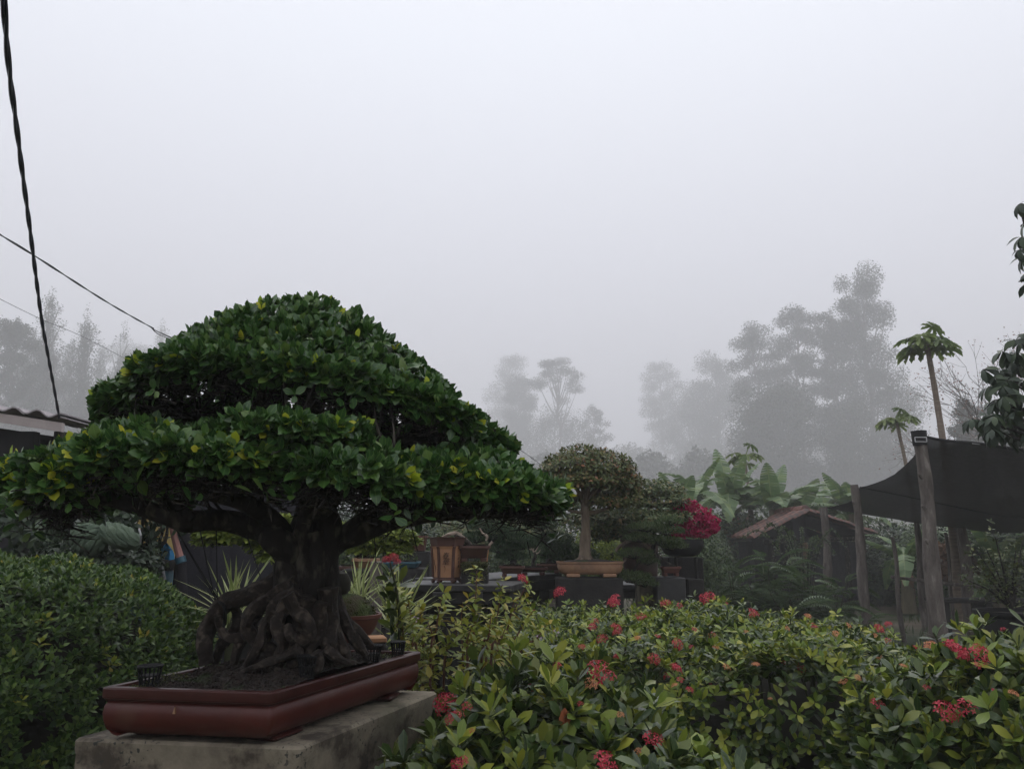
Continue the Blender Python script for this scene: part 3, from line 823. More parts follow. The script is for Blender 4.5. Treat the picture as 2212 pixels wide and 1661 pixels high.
# ------------------------------------------------------------------ shade net and its posts
def shade_net():
    A = [(1994, 944, 9.5), (2040, 953, 9.4), (2120, 960, 9.2), (2212, 972, 9.0), (2330, 960, 8.8)]
    Lc = [(1982, 965, 9.6), (1974, 990, 10.2), (1933, 1029, 11), (1891, 1044, 12)]
    B = [(1857, 1052, 12.6), (1984, 1077, 12.3), (2142, 1110, 12), (2212, 1118, 11.8), (2330, 1132, 11.5)]
    C = [(1786, 1098, 16), (1905, 1117, 15.4), (2080, 1142, 15), (2212, 1152, 14.8), (2330, 1160, 14.4)]
    def smp(L, k): 
        q = catmull([P(*p) for p in L], 8); i = np.linspace(0, len(q) - 1, k); return np.stack([np.interp(i, np.arange(len(q)), q[:, d]) for d in range(3)], 1)
    K = 30
    a, b, c = smp(A, K), smp(B, K), smp(C, K)
    t = thing('shade_net', 'charcoal shade net sail stretched between wooden posts on the right', 'shade net', tuple(b[K // 2]))
    left = smp([A[0]] + Lc + [B[0]], 11); left2 = smp([B[0], (1838, 1083, 13.6), (1812, 1093, 15), C[0]], 7)
    for nm, p, q, lf in (('upper_sheet', a, b, left), ('lower_sheet', b, c, left2)):
        R = len(lf); V, F = [], []
        for i in range(R):
            s = i / (R - 1)
            for j in range(K):
                x = p[j] * (1 - s) + q[j] * s
                x = x + (lf[i] - (p[0] * (1 - s) + q[0] * s)) * (1 - j / (K - 1)) ** 3
                x = x + EZ * math.sin(math.pi * s) * (-.10 * min(1, j / 6) + .03 * math.sin(j * .9 + i * .4) + .015 * math.sin(j * 2.3 - i * .7))
                V.append(x)
            if i:
                for j in range(K - 1): F.append(((i - 1) * K + j, (i - 1) * K + j + 1, i * K + j + 1, i * K + j))
        MB().add(V, F).build(nm, M['net'], t)
    MB().tube([x + EZ * .01 for x in a[::3]], .018, n=6, k=3).build('edge_cord', M['black_plastic'], t)
    MB().tube(b[::3], .012, n=6, k=3).build('crease_cord', M['black_plastic'], t)
    MB().tube([P(2100, 958, 9.2), P(2230, 972, 9.2)], .004, n=5, k=1).build('tie_wire', M['metal'], t)
    # ratchet buckle
    bk = MB(); c0 = P(1989, 948, 9.25)
    for dz in (-.035, .02): bk.tube([c0 + [-.07, 0, dz], c0 + [.07, 0, dz]], .006, n=6, k=1)
    for dx in (-.07, .07): bk.tube([c0 + [dx, 0, -.035], c0 + [dx, 0, .02]], .006, n=6, k=1)
    bk.build('buckle', M['metal'], t)
shade_net()
def post(lab, top, bot, r0, r1, Y, cap=False, knots=3, mat='postwood', name='wooden_post'):
    a, b = P(*top, Y), P(*bot, Y)
    d = (b - a) / (b[2] - a[2])
    g = a + d * (0 - a[2])
    t = thing(name, lab, 'post', g)
    pts = [a + (g - a) * s + np.array([.02 * math.sin(s * 7), 0, 0]) for s in np.linspace(0, 1, 12)]
    MB().tube(pts, [(r0 + (r1 - r0) * s) * (1 + .06 * rng.normal()) for s in np.linspace(0, 1, 12)], n=12, k=4, wob=.035).build('shaft', M[mat], t)
    for i in range(knots):
        s = rng.uniform(.12, .6); q = a + (g - a) * s + np.array([rng.choice([-1, 1]) * r0 * .7, -r0 * .6, 0])
        MB().tube([q, q + np.array([np.sign(q[0] - a[0]) * r0 * .5, -r0 * .3, r0 * .5])], [r0 * .35, r0 * .2], n=6, k=1).build('branch_stub', M[mat], t)
    if cap:
        MB().lathe([(r0 * 1.12, -.16), (r0 * 1.22, .0), (r0 * 1.25, .02), (r0 * 1.1, .02)], tuple(a + [0, 0, .02]), 16).build('bucket_cap', M['black_plastic'], t)
post('thick knotty post with a black cap carrying the corner of the shade net', (1985, 938), (2030, 1365), .074, .108, 9.5, True, 5)
post('smooth grey post where the shade net dips to its left point', (1845, 1047), (1873, 1330), .060, .080, 12.6, False, 2)
post('short dark post in front of the right slope of the tiled hut', (1778, 1096), (1792, 1265), .075, .085, 16, False, 1)
post('pale post standing under the net to the right of the thick knotty post', (2075, 1140), (2108, 1400), .085, .11, 13.5, False, 2)
post('thin pale pole directly left of the thick knotty post', (1979, 1125), (1997, 1330), .055, .06, 14.5, False, 0)
post('thin dark stake under the net between two taller posts', (1928, 1160), (1946, 1330), .03, .04, 13, False, 0)
post('thin leaning stake beside the potted shrub under the net', (2042, 1150), (2062, 1340), .028, .035, 14.8, False, 0)
rt = thing('wooden_rail', 'pale horizontal pole nailed across the posts under the shade net', 'rail', P(2020, 1258, 13.2))
MB().tube([P(1925, 1246, 13.2), P(2020, 1257, 13.1), P(2120, 1268, 13.1)], [.028, .03, .028], n=8, k=4, wob=.04).build('pole', M['postwood'], rt)
bt = thing('low_bench', 'dark low plank bench in the shade behind the thick knotty post', 'bench', (*P(2110, 1290, 12.2)[:2], 0))
q0, q1 = P(2005, 1278, 12.2), P(2230, 1292, 12.0)
MB().box(((q0[0] + q1[0]) / 2, 12.1, .72), (q1[0] - q0[0], .5, .05), 0, .01).build('plank', M['block'], bt)
for x in np.linspace(q0[0] + .1, q1[0] - .1, 3): MB().box((x, 12.1, .345), (.08, .4, .69)).build('leg', M['block'], bt)
for (px, py, Y, rr, lab, mt) in ((2062, 1215, 15.5, (.42, .3, .30), 'heap of dry orange brown leaves under the shade net', 'brown_leaf'),):
    bush(lab, P(px, py, Y), rr, M[mt], 500, .2, name='dry_leaf_heap', cat='leaf heap')
M['dryorange'] = leafmat('dryorange', [(0, (.28, .13, .05)), (1, (.42, .22, .08))], trans=.2)
# yard bushes behind
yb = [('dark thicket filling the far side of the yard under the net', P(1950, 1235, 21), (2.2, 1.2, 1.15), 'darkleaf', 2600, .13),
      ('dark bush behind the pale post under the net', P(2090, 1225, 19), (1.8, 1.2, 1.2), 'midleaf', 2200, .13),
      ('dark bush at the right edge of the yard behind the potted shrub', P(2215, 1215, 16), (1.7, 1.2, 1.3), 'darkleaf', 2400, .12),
      ('hazy bush at the start of the path behind the magenta flowers', P(1520, 1215, 17), (.55, .6, .9), 'midleaf', 1200, .10),
      ('hazy undergrowth left of the tiled hut', P(1600, 1190, 22), (1.6, .9, 1.0), 'midleaf', 2000, .13),
      ('grey green hedge far behind the tiled hut', P(1720, 1185, 27), (4.5, 1.3, 1.4), 'midleaf', 3200, .18),
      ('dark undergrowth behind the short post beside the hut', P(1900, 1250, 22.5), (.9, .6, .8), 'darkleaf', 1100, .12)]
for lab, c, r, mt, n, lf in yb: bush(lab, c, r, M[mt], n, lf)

# ------------------------------------------------------------------ feathery fern shrubs
def frond_mesh(n=15, L=1.0):
    V, F = [], []
    for i in range(n):
        s = (i + 1.2) / (n + 1); y, z = s * (1 - .15 * s), .30 * s - .62 * s * s
        for sg in (-1, 1):
            l = .26 * math.sin(math.pi * min(.97, s * .85 + .12)); o = len(V)
            V += [(0, y, z), (sg * l * .5, y + .05 + .018, z + .01), (sg * l, y + .13, z - .05), (sg * l * .5, y + .03 - .018, z + .01)]
            F += [(o, o + 1, o + 2), (o, o + 2, o + 3)]
    o = len(V)
    for i in range(7):
        s = i / 6; V += [(-.006, s * (1 - .15 * s), .30 * s - .62 * s * s), (.006, s * (1 - .15 * s), .30 * s - .62 * s * s)]
        if i: F += [(o + 2 * i - 2, o + 2 * i - 1, o + 2 * i + 1), (o + 2 * i - 2, o + 2 * i + 1, o + 2 * i)]
    V = np.array(V) * L
    return np_mesh('frond', V, np.array(F), V[:, :2] + .5, None, [M['fern']])
FR = [frond_mesh(15), frond_mesh(13)]
def fern_shrub(px, py, Y, lab, n=45, L=.55, H=1.2, sp=.5):
    c = P(px, py, Y)
    t = thing('fern_shrub', lab, 'fern shrub', (c[0], Y, 0), 'feathery shrubs behind the hedge')
    mb = MB(); stems = []
    for i in range(9):
        q = np.array([c[0] + rng.uniform(-sp, sp), Y + rng.uniform(-sp, sp) * .7, H * rng.uniform(.5, 1)])
        mb.tube([(c[0] + rng.normal(0, .08), Y, 0), (q + [c[0], Y, 0]) / 2 * [1, 1, 1.0], q], [.014, .01, .006], n=5, k=3); stems.append(q)
    mb.build('stems', M['olivestem'], t)['kind'] = 'stuff'
    for i in range(n):
        q = stems[i % 9]; s = rng.uniform(.35, 1) if i >= 9 else 1
        base = np.array([c[0], Y, 0]) * (1 - s) + q * s
        o = bpy.data.objects.new('frond', FR[i % 2]); COL.objects.link(o); o.parent = t
        o.location = Vector(base) - t.location; o.rotation_euler = (rng.uniform(.0, .8), rng.normal(0, .15), rng.uniform(0, 6.28))
        s_ = L * rng.uniform(.7, 1.2); o.scale = (s_, s_, s_)
M['olivestem'] = surf('olivestem', (.05, .055, .025), None, 5, .8, 0)
for a in ((1590, 1240, 12.5, 'feathery shrub nearest the grassy path', 48, .6, 1.15, .55), (1660, 1215, 13, 'tall feathery shrub in front of the left eave of the hut', 60, .6, 1.45, .5),
          (1725, 1225, 12, 'dense dark feathery shrub in the middle, below the hut ridge', 60, .55, 1.25, .5), (1790, 1250, 13, 'feathery shrub at the foot of the short dark post', 45, .5, 1.0, .45),
          (1640, 1300, 10.5, 'low feathery shrub just above the flowering hedge', 45, .5, .75, .6), (1850, 1315, 11.5, 'small fern clump at the foot of the smooth grey post', 26, .35, .5, .4)):
    fern_shrub(*a)
# arching sprays with small leaves over the ferns
def spray_shrub(px, py, Y, lab, n=11, H=1.9):
    c = P(px, py, Y); t = thing('arching_shrub', lab, 'shrub', (c[0], Y, 0)); mb = MB(); pts, ax = [], []
    for i in range(n):
        a = rng.uniform(0, 6.28); L = rng.uniform(.4, 1.0)
        q = [np.array([c[0], Y, 0.]), np.array([c[0] + math.cos(a) * L * .35, Y + math.sin(a) * L * .3, H * .65]), np.array([c[0] + math.cos(a) * L * .8, Y + math.sin(a) * L * .6, H * rng.uniform(.85, 1.0)]), np.array([c[0] + math.cos(a) * L * 1.2, Y + math.sin(a) * L * .9, H * rng.uniform(.7, .9)])]
        cv = catmull(q, 12); mb.tube(q, [.014, .01, .007, .003], n=5, k=5)
        for j in range(8, len(cv)): pts += [cv[j]] * 2; ax += list(rng.normal(0, .4, (2, 3)) + [0, 0, .6])
    mb.build('stems', M['bark'], t)['kind'] = 'stuff'
    foliage(t, rosettes(np.array(pts), np.array(ax), 3, .05, (50, 90)), [leaf_t(.6, 'ovate', .1, .1, 1)], [M['midleaf']], parts=0)
spray_shrub(1730, 1150, 14, 'arching shrub of small round leaves rising in front of the hut')
# grass in the yard
n = 9000
gp = np.stack([rng.uniform(-3, 11, n), rng.uniform(10.5, 30, n), np.zeros(n)], 1)
kp = (fuzz(gp, .7) > -.15); gp = gp[kp]
gd = unit(rng.normal(0, .35, gp.shape) + [0, 0, 1]); 
it = [gp, frames(gd, rng.normal(0, 1, gp.shape)), rng.uniform(.10, .24, len(gp))]
V, F, U, _, _ = merged(it, [leaf_t(.10, 'lance', .4, .05, 2)])
props(link('grass', np_mesh('grass', V, F, U, None, [M['grass']])), 'short patchy grass on the earth floor of the yard', 'grass', kind='stuff')
# ------------------------------------------------------------------ shed at the left edge
def shed():
    Y = 6.2
    a, b = P(-330, 842, Y), P(134, 913, Y + .1)
    t = thing('shed', 'dark open shed at the left edge with pale roof board and wavy grey sheets', 'shed', (b[0] - 1, Y, 0))
    d = unit(b - a); L = np.linalg.norm(b - a)
    V = [a, b, b - EZ * .075, a - EZ * .075]
    MB().add([*V, *[v + np.array([0, .04, 0]) for v in V]], [(3, 2, 1, 0), (4, 5, 6, 7), (0, 1, 5, 4), (2, 3, 7, 6), (1, 2, 6, 5), (0, 4, 7, 3)]).build('roof_edge_board', M['fascia'], t, smooth=False)
    # corrugated sheets, overlapping, receding
    k = 5
    for i in range(k):
        s0, s1 = i / k, (i + 1) / k + .03
        V, F = [], []; n = 16
        for j in range(n + 1):
            s = s0 + (s1 - s0) * j / n
            h = .045 + .022 * math.sin(s * L * 2 * math.pi / .19) + .008 * i % .02
            c = a + (b - a) * min(s, 1.0) + EZ * h
            V += [c + [0, -.03, 0], c + [0, .8, .0], c + [0, -.03, -.012], c + [0, .8, -.012]]
            if j:
                p, q = 4 * (j - 1), 4 * j
                F += [(p, q, q + 1, p + 1), (p + 2, p + 3, q + 3, q + 2), (p, p + 2, q + 2, q)]
        MB().add(V, F).build('roof_sheet', M['roofsheet'], t)
    x0, x1 = a[0], P(52, 1100, Y + .3)[0]
    MB().box(((x0 + x1) / 2, Y + .35, (a[2] - .3) / 2), (x1 - x0, .08, a[2] - .3)).build('wall', M['shade_wall'], t, smooth=False)
    MB().box((b[0] - 1.3, Y + 1.2, (b[2] - .3) / 2), (2.2, .08, b[2] - .3)).build('wall', M['shade_wall'], t, smooth=False)
    MB().tube([(b[0] - .12, Y + .3, 0), (b[0] - .12, Y + .3, b[2] - .05)], .05, n=8, k=1).build('post', M['bark'], t)
    V = [a + [0, .5, -.1], b + [0, .5, -.1], b + [0, .5, -.22], a + [0, .5, -.22]]
    MB().add([*V, *[v + np.array([0, .06, 0]) for v in V]], [(3, 2, 1, 0), (4, 5, 6, 7), (0, 1, 5, 4), (2, 3, 7, 6), (1, 2, 6, 5), (0, 4, 7, 3)]).build('beam', M['block'], t, smooth=False)
shed()
# behind the bonsai: yellow wall, dark screen, drum, blue cloth, pole, hoses
yw = thing('yellow_wall', 'small yellowish wall glimpsed between the dark shrub and the dark screen', 'wall', (*P(345, 1170, 7.5)[:2], 0))
p0, p1 = P(296, 1170, 7.6), P(386, 1170, 7.6)
MB().box(((p0[0] + p1[0]) / 2, 7.6, P(0, 1085, 7.6)[2] / 2), (p1[0] - p0[0], .1, P(0, 1085, 7.6)[2]), 0, .01).build('wall', M['yellow_wall'], yw)
sc_ = thing('dark_screen', 'large charcoal shade cloth screen standing behind the bonsai trunk', 'screen', (*P(480, 1170, 5.6)[:2], 0))
p0, p1 = P(383, 1170, 5.6), P(640, 1170, 5.9)
nn, V, F = 24, [], []
for i in range(nn + 1):
    s = i / nn; x, y = p0[0] + (p1[0] - p0[0]) * s, p0[1] + (p1[1] - p0[1]) * s
    for z in np.linspace(.05, 1.98 + .02 * math.sin(s * 5), 5): V.append((x, y + .018 * math.sin(i * 1.1 + z * 2), z))
F = [(5 * i + q, 5 * i + 5 + q, 5 * i + 6 + q, 5 * i + 1 + q) for i in range(nn) for q in range(4)]
MB().add(V, F).build('cloth', M['screen'], sc_)
for x, y in ((p0[0], p0[1]), (p1[0], p1[1])): MB().tube([(x, y + .06, 0), (x, y + .06, 2.02)], .03, n=8, k=1).build('post', M['bark'], sc_)
dr = P(316, 1222, 5.7); dz = dr[2]
t = thing('blue_drum', 'dull blue drum with dark lid beside the clipped hedge', 'drum', (dr[0], 5.7, 0))
MB().lathe([(.16, 0), (.19, .05), (.19, dz - .05), (.18, dz - .02)], (dr[0], 5.7, 0), 20).build('body', M['blue_drum'], t)
MB().lathe([(.195, dz - .03), (.2, dz + .02), (.19, dz + .045), (.1, dz + .05)], (dr[0], 5.7, 0), 20).build('lid', M['block'], t)
t = thing('blue_cloth', 'bright blue rag draped over hose ends beside the dark screen', 'cloth', P(360, 1200, 5.4))
V, F = [], []
for i in range(9):
    for j in range(7):
        q = P(354 + 5 * math.sin(i * .4) + (j - 3) * (2.6 + i * .55), 1171 + i * 4.6 + (2 if i == 8 and j % 2 else 0), 5.4); q[1] += .02 * math.sin(j * 1.9 + i * .3); V.append(q)
F = [(i * 7 + j, i * 7 + j + 1, i * 7 + 8 + j, i * 7 + 7 + j) for i in range(8) for j in range(6)]
MB().add(V, F).build('rag', M['blue_cloth'], t)
t = thing('grey_hose', 'pale grey hoses hanging below the blue rag', 'hose', P(360, 1290, 5.4))
MB().tube([P(347, 1205, 5.4), P(346, 1250, 5.4), P(350, 1290, 5.42)], .011, n=7, k=5).add([], []).build('hose', M['hose'], t)
MB().tube([P(352, 1203, 5.4), P(351, 1230, 5.38), P(358, 1262, 5.4), P(372, 1290, 5.42)], .013, n=7, k=5).build('hose', M['hose'], t)
t = thing('pink_pole', 'short pinkish pole with a blue band leaning at the edge of the dark screen', 'pole', P(386, 1210, 5.45))
MB().tube([P(368, 1122, 5.5), P(378, 1165, 5.47), P(390, 1207, 5.45)], [.02, .022, .026], n=8, k=3).build('pole', M['pinkpole'], t)
MB().tube([P(388, 1204, 5.45), P(392, 1216, 5.45)], [.038, .036], n=10, k=1).build('band', M['blue_drum'], t)
MB().tube([P(392, 1216, 5.45), P(394, 1300, 5.45), np.array([P(394, 1300, 5.45)[0], 5.45, 0])], [.034, .034, .034], n=10, k=1).build('pole', M['shade_wall'], t)
# knotty green bundle in the dark shrub
t = thing('twisted_bundle', 'two thick knotted pale green cloth bundles hanging in the dark shrub above the clipped hedge', 'cloth bundle', P(235, 1160, 5.0))
M['bundle'] = surf('bundle', (.055, .085, .055), (.085, .12, .075), 8, .8, .5, 60, stretch=(1, 1, 3))
for cx, cyy, rx, rz, tw, nm in ((192, 1165, 38, 36, .9, 'knotted_roll'), (258, 1158, 42, 24, -.7, 'twisted_roll')):
    for s3 in range(7):
        ph = s3 * .9
        pts = []
        for i in range(15):
            s = i / 14; a = tw * s * 6 + ph
            mx = cx - rx + 2 * rx * s; my = cyy + (14 if tw < 0 else 4) * (s - .5) * 2 + rz * .72 * math.sin(math.pi * s) ** .6 * math.sin(a) 
            q = P(mx, my, 4.82); q[1] += .07 * math.sin(math.pi * s) * math.cos(a); pts.append(q)
        MB().tube(pts, [.014, .026, .034, .022, .036, .024, .036, .022, .030, .016], n=8, k=2).build(nm, M['bundle'], t)
MB().tube([P(300, 1142, 4.8), P(304, 1156, 4.77), P(303, 1172, 4.8)], .006, n=6, k=3).build('tie_band', M['yellowband'] if 'yellowband' in M else M['hose'], t)
# dark citrus-like shrub round it
t = bush('dark shrub with broad leaves under the left side of the bonsai, behind the clipped hedge', P(215, 1148, 5.25), (.36, .30, .30), M['darkleaf'], 190, .085, parts=180, name='broadleaf_shrub', cat='shrub', tm=[leaf_t(.45, 'ovate', .2, .15, 2)], k=6)
bush('dark leafy shrub between the shed wall and the broad leaved shrub', P(95, 1150, 5.6), (.42, .4, .34), M['darkleaf'], 300, .08, name='broadleaf_shrub', cat='shrub', tm=[leaf_t(.45, 'ovate', .2, .15, 2)])
bush('leafy sprays reaching right over the yellow wall', P(318, 1130, 5.35), (.22, .2, .2), M['darkleaf'], 34, .085, name='broadleaf_shrub', cat='shrub', tm=[leaf_t(.5, 'ovate', .2, .15, 2)])
bush('low dark bush under the knotted green bundles', P(215, 1215, 5.1), (.36, .35, .16), M['darkleaf'], 500, .06, name='broadleaf_shrub', cat='shrub')

# ------------------------------------------------------------------ generic potted bonsai pieces
def pads_tree(t, trunk, limbs, pads, mat, leaf, n, tm, bark='bark', k=4, th=(30, 80), parts=0, up=.6, name='foliage'):
    """trunk: (pts, radii); limbs: [(pts, radii)]; pads: [(centre, radii)]"""
    MB().tube(trunk[0], trunk[1], n=10, k=6, wob=.06).build('trunk', M[bark], t)
    for pt, r in limbs: MB().tube(pt, r, n=7, k=5, wob=.05).build('branch', M[bark], t)
    tw = MB(); P_, A_ = [], []
    vol = np.array([r[0] * r[1] for _, r in pads]) ; cnt = (n * vol / vol.sum()).astype(int) + 3
    for (c, r), m_ in zip(pads, cnt):
        c = np.array(c); d = unit(rng.normal(0, 1, (m_, 3))); d[:, 2] = np.abs(d[:, 2]) * rng.choice([1, 1, 1, -.35], m_)
        p = c + d * np.array(r) * (1 + .14 * fuzz(d, 4))[:, None] * (1 - .25 * rng.random((m_, 1)) ** 2)
        P_.append(p); A_.append(unit(d / np.array(r) * min(r) + [0, 0, up]))
        for i in range(8):
            q = p[rng.integers(0, m_)]
            tw.tube([c - [0, 0, r[2] * .5], (c + q) / 2 - [0, 0, r[2] * .25], q], [.007, .004, .002], n=4, k=3, cap=False)
    tw.build('twigs', M[bark], t)['kind'] = 'stuff'
    it = rosettes(np.concatenate(P_), np.concatenate(A_), k, leaf, th)
    return foliage(t, it, tm, [M[mat]], parts=parts, stuff=name)
T1 = [leaf_t(.55, 'ovate', .15, .12, 1)]
NEEDLE = [leaf_t(.14, 'lance', .1, 0, 1)]
def rect_pot(t, c, w, d, h, mat, yaw=0, flare=.02, rim=.012, feet=True, name='pot', soil=True):
    c = np.array(c, float)
    q = np.array([(-w / 2, -d / 2), (w / 2, -d / 2), (w / 2, d / 2), (-w / 2, d / 2)])
    R = np.array([[math.cos(yaw), -math.sin(yaw)], [math.sin(yaw), math.cos(yaw)]])
    q = rounded(q @ R.T + c[:2], .12 * min(w, d), 4)
    fz = .03 if feet else 0
    o = MB().loft(q, [(-flare * 1.3, c[2] + fz), (-flare, c[2] + fz + .005), (-.004, c[2] + h - .03), (.0, c[2] + h - .022), (rim, c[2] + h - .018), (rim, c[2] + h), (-.012, c[2] + h), (-.014, c[2] + h - .03)], True, True).build(name, M[mat], t)
    if feet:
        for sx in (-1, 1):
            for sy in (-1, 1):
                f = np.array([sx * w * .33, sy * d * .30]) @ R.T + c[:2]
                MB().box((f[0], f[1], c[2] + .016), (w * .2, d * .2, .032), yaw, .005).build('foot', M[mat], t)
    if soil: MB().loft(q, [(-.014, c[2] + h - .012), (-.05, c[2] + h - .004), (-min(w, d) * .3, c[2] + h + .012)], False, True).build('soil', M['soil'], t)
    return t

# ------------------------------------------------------------------ tables and blocks in the middle
TZ = 1.28
def slab_table(lab, a, b, depth, z, th=.06, legs=2):
    a, b = np.array(a), np.array(b)
    t = thing('stone_table', lab, 'table', ((a[0] + b[0]) / 2, (a[1] + b[1]) / 2, 0), 'dark display tables')
    d = unit((b - a)[:2]); n = np.array([-d[1], d[0]])
    q = rounded([a[:2], b[:2], b[:2] + n * depth, a[:2] + n * depth], .02, 2)
    MB().loft(q, [(-.006, z - th), (0, z - th + .006), (0, z - .006), (-.006, z)]).build('table_top', M['table'], t)
    MB().loft(q, [(-.03, z - th - .09), (-.03, z - th - .004)]).build('apron', M['block'], t)
    for i in range(legs):
        c = a[:2] + (b - a)[:2] * (.12 + .76 * i / max(1, legs - 1)) + n * depth / 2
        MB().box((c[0], c[1], (z - th - .1) / 2), (.2, depth * .7, z - th - .1), math.atan2(d[1], d[0]), .01).build('leg', M['block'], t)
    return t
def PT(px, py, z): return PZ(px, py, z)
def tb(x, Y): return np.array([(x - 1106) / FPX * Y * 1.02, Y])
t = slab_table('front dark stone table carrying the tall tan vase', tb(872, 6.0), tb(1108, 5.85), .62, TZ, .05, 3)
# number plates and loose bits on the table front
for x0, x1, y0, y1, mt in ((935, 965, 1279, 1287, 'block'), (1016, 1042, 1279, 1290, 'block')):
    c = P((x0 + x1) / 2, (y0 + y1) / 2, 5.85)
    MB().box(c, ((x1 - x0) / FPX * 5.85, .02, (y1 - y0) / FPX * 5.85), 0, .003).build('plate', M['tagwhite' if mt == 'x' else 'table'], t)
slab_table('long dark table receding to the right behind the front one', tb(1045, 6.55), tb(1210, 7.9), .7, TZ + .005, .05, 3)
slab_table('dark back table under the needle leaved bonsai', tb(840, 8.6), tb(1500, 9.0), .8, 1.12, .06, 4)
def block(lab, px0, px1, py, Y, z, d=.4, mat='block', name='concrete_block', k=2):
    x0, x1 = tb(px0, Y)[0], tb(px1, Y)[0]
    t = thing(name, lab, 'block', ((x0 + x1) / 2, Y, 0), 'blocks under the potted bonsai')
    for i in range(k):
        zz0, zz1 = z * i / k + .003, z * (i + 1) / k - .003
        MB().box(((x0 + x1) / 2 + rng.normal(0, .004), Y + d / 2, (zz0 + zz1) / 2), (x1 - x0, d, zz1 - zz0), rng.normal(0, .01), .008).build('block', M[mat], t)
    return t
cz = P(1265, 1247, 7.2)[2]
block('black block pedestal under the pale tan oval bonsai pot', 1198, 1335, 0, 7.1, cz, .42)
block('dark block standing under the small brown rectangular pot', 1402, 1462, 0, 7.3, P(0, 1247, 7.3)[2], .36, 'table')
block('dark block under the black bowl with magenta flowers', 1428, 1500, 0, 8.0, P(0, 1203, 8.0)[2], .4)
block('pale flat stone below the barrel shaped pot', 1368, 1410, 0, 7.5, P(0, 1262, 7.5)[2], .3, 'concrete', 'stone_block')
block('low dark concrete block behind the flowering hedge, right of the other blocks', 1468, 1500, 0, 7.8, P(0, 1250, 7.8)[2], .3)
block('white painted block under the front dark stone table', 1010, 1042, 0, 6.15, P(0, 1300, 6.15)[2], .3, 'white_paint', 'white_block')
# old chair frame
t = thing('chair_frame', 'dark square chair back standing beside the black bowl', 'chair', (*tb(1482, 7.9), 0))
a, b = P(1460, 1204, 7.9), P(1503, 1204, 7.9); lo = P(1460, 1262, 7.9)[2]
fr = MB(); fr.tube([(a[0], 7.9, 0), a, b, (b[0], 7.9, 0)], .018, n=6, k=1); fr.build('frame', M['block'], t)
MB().tube([(a[0], 7.9, lo), (b[0], 7.9, lo)], .018, n=6, k=1).build('rail', M['block'], t)
MB().box(((a[0] + b[0]) / 2, 8.1, lo - .06), (b[0] - a[0] + .06, .4, .05), 0, .01).build('seat', M['table'], t)

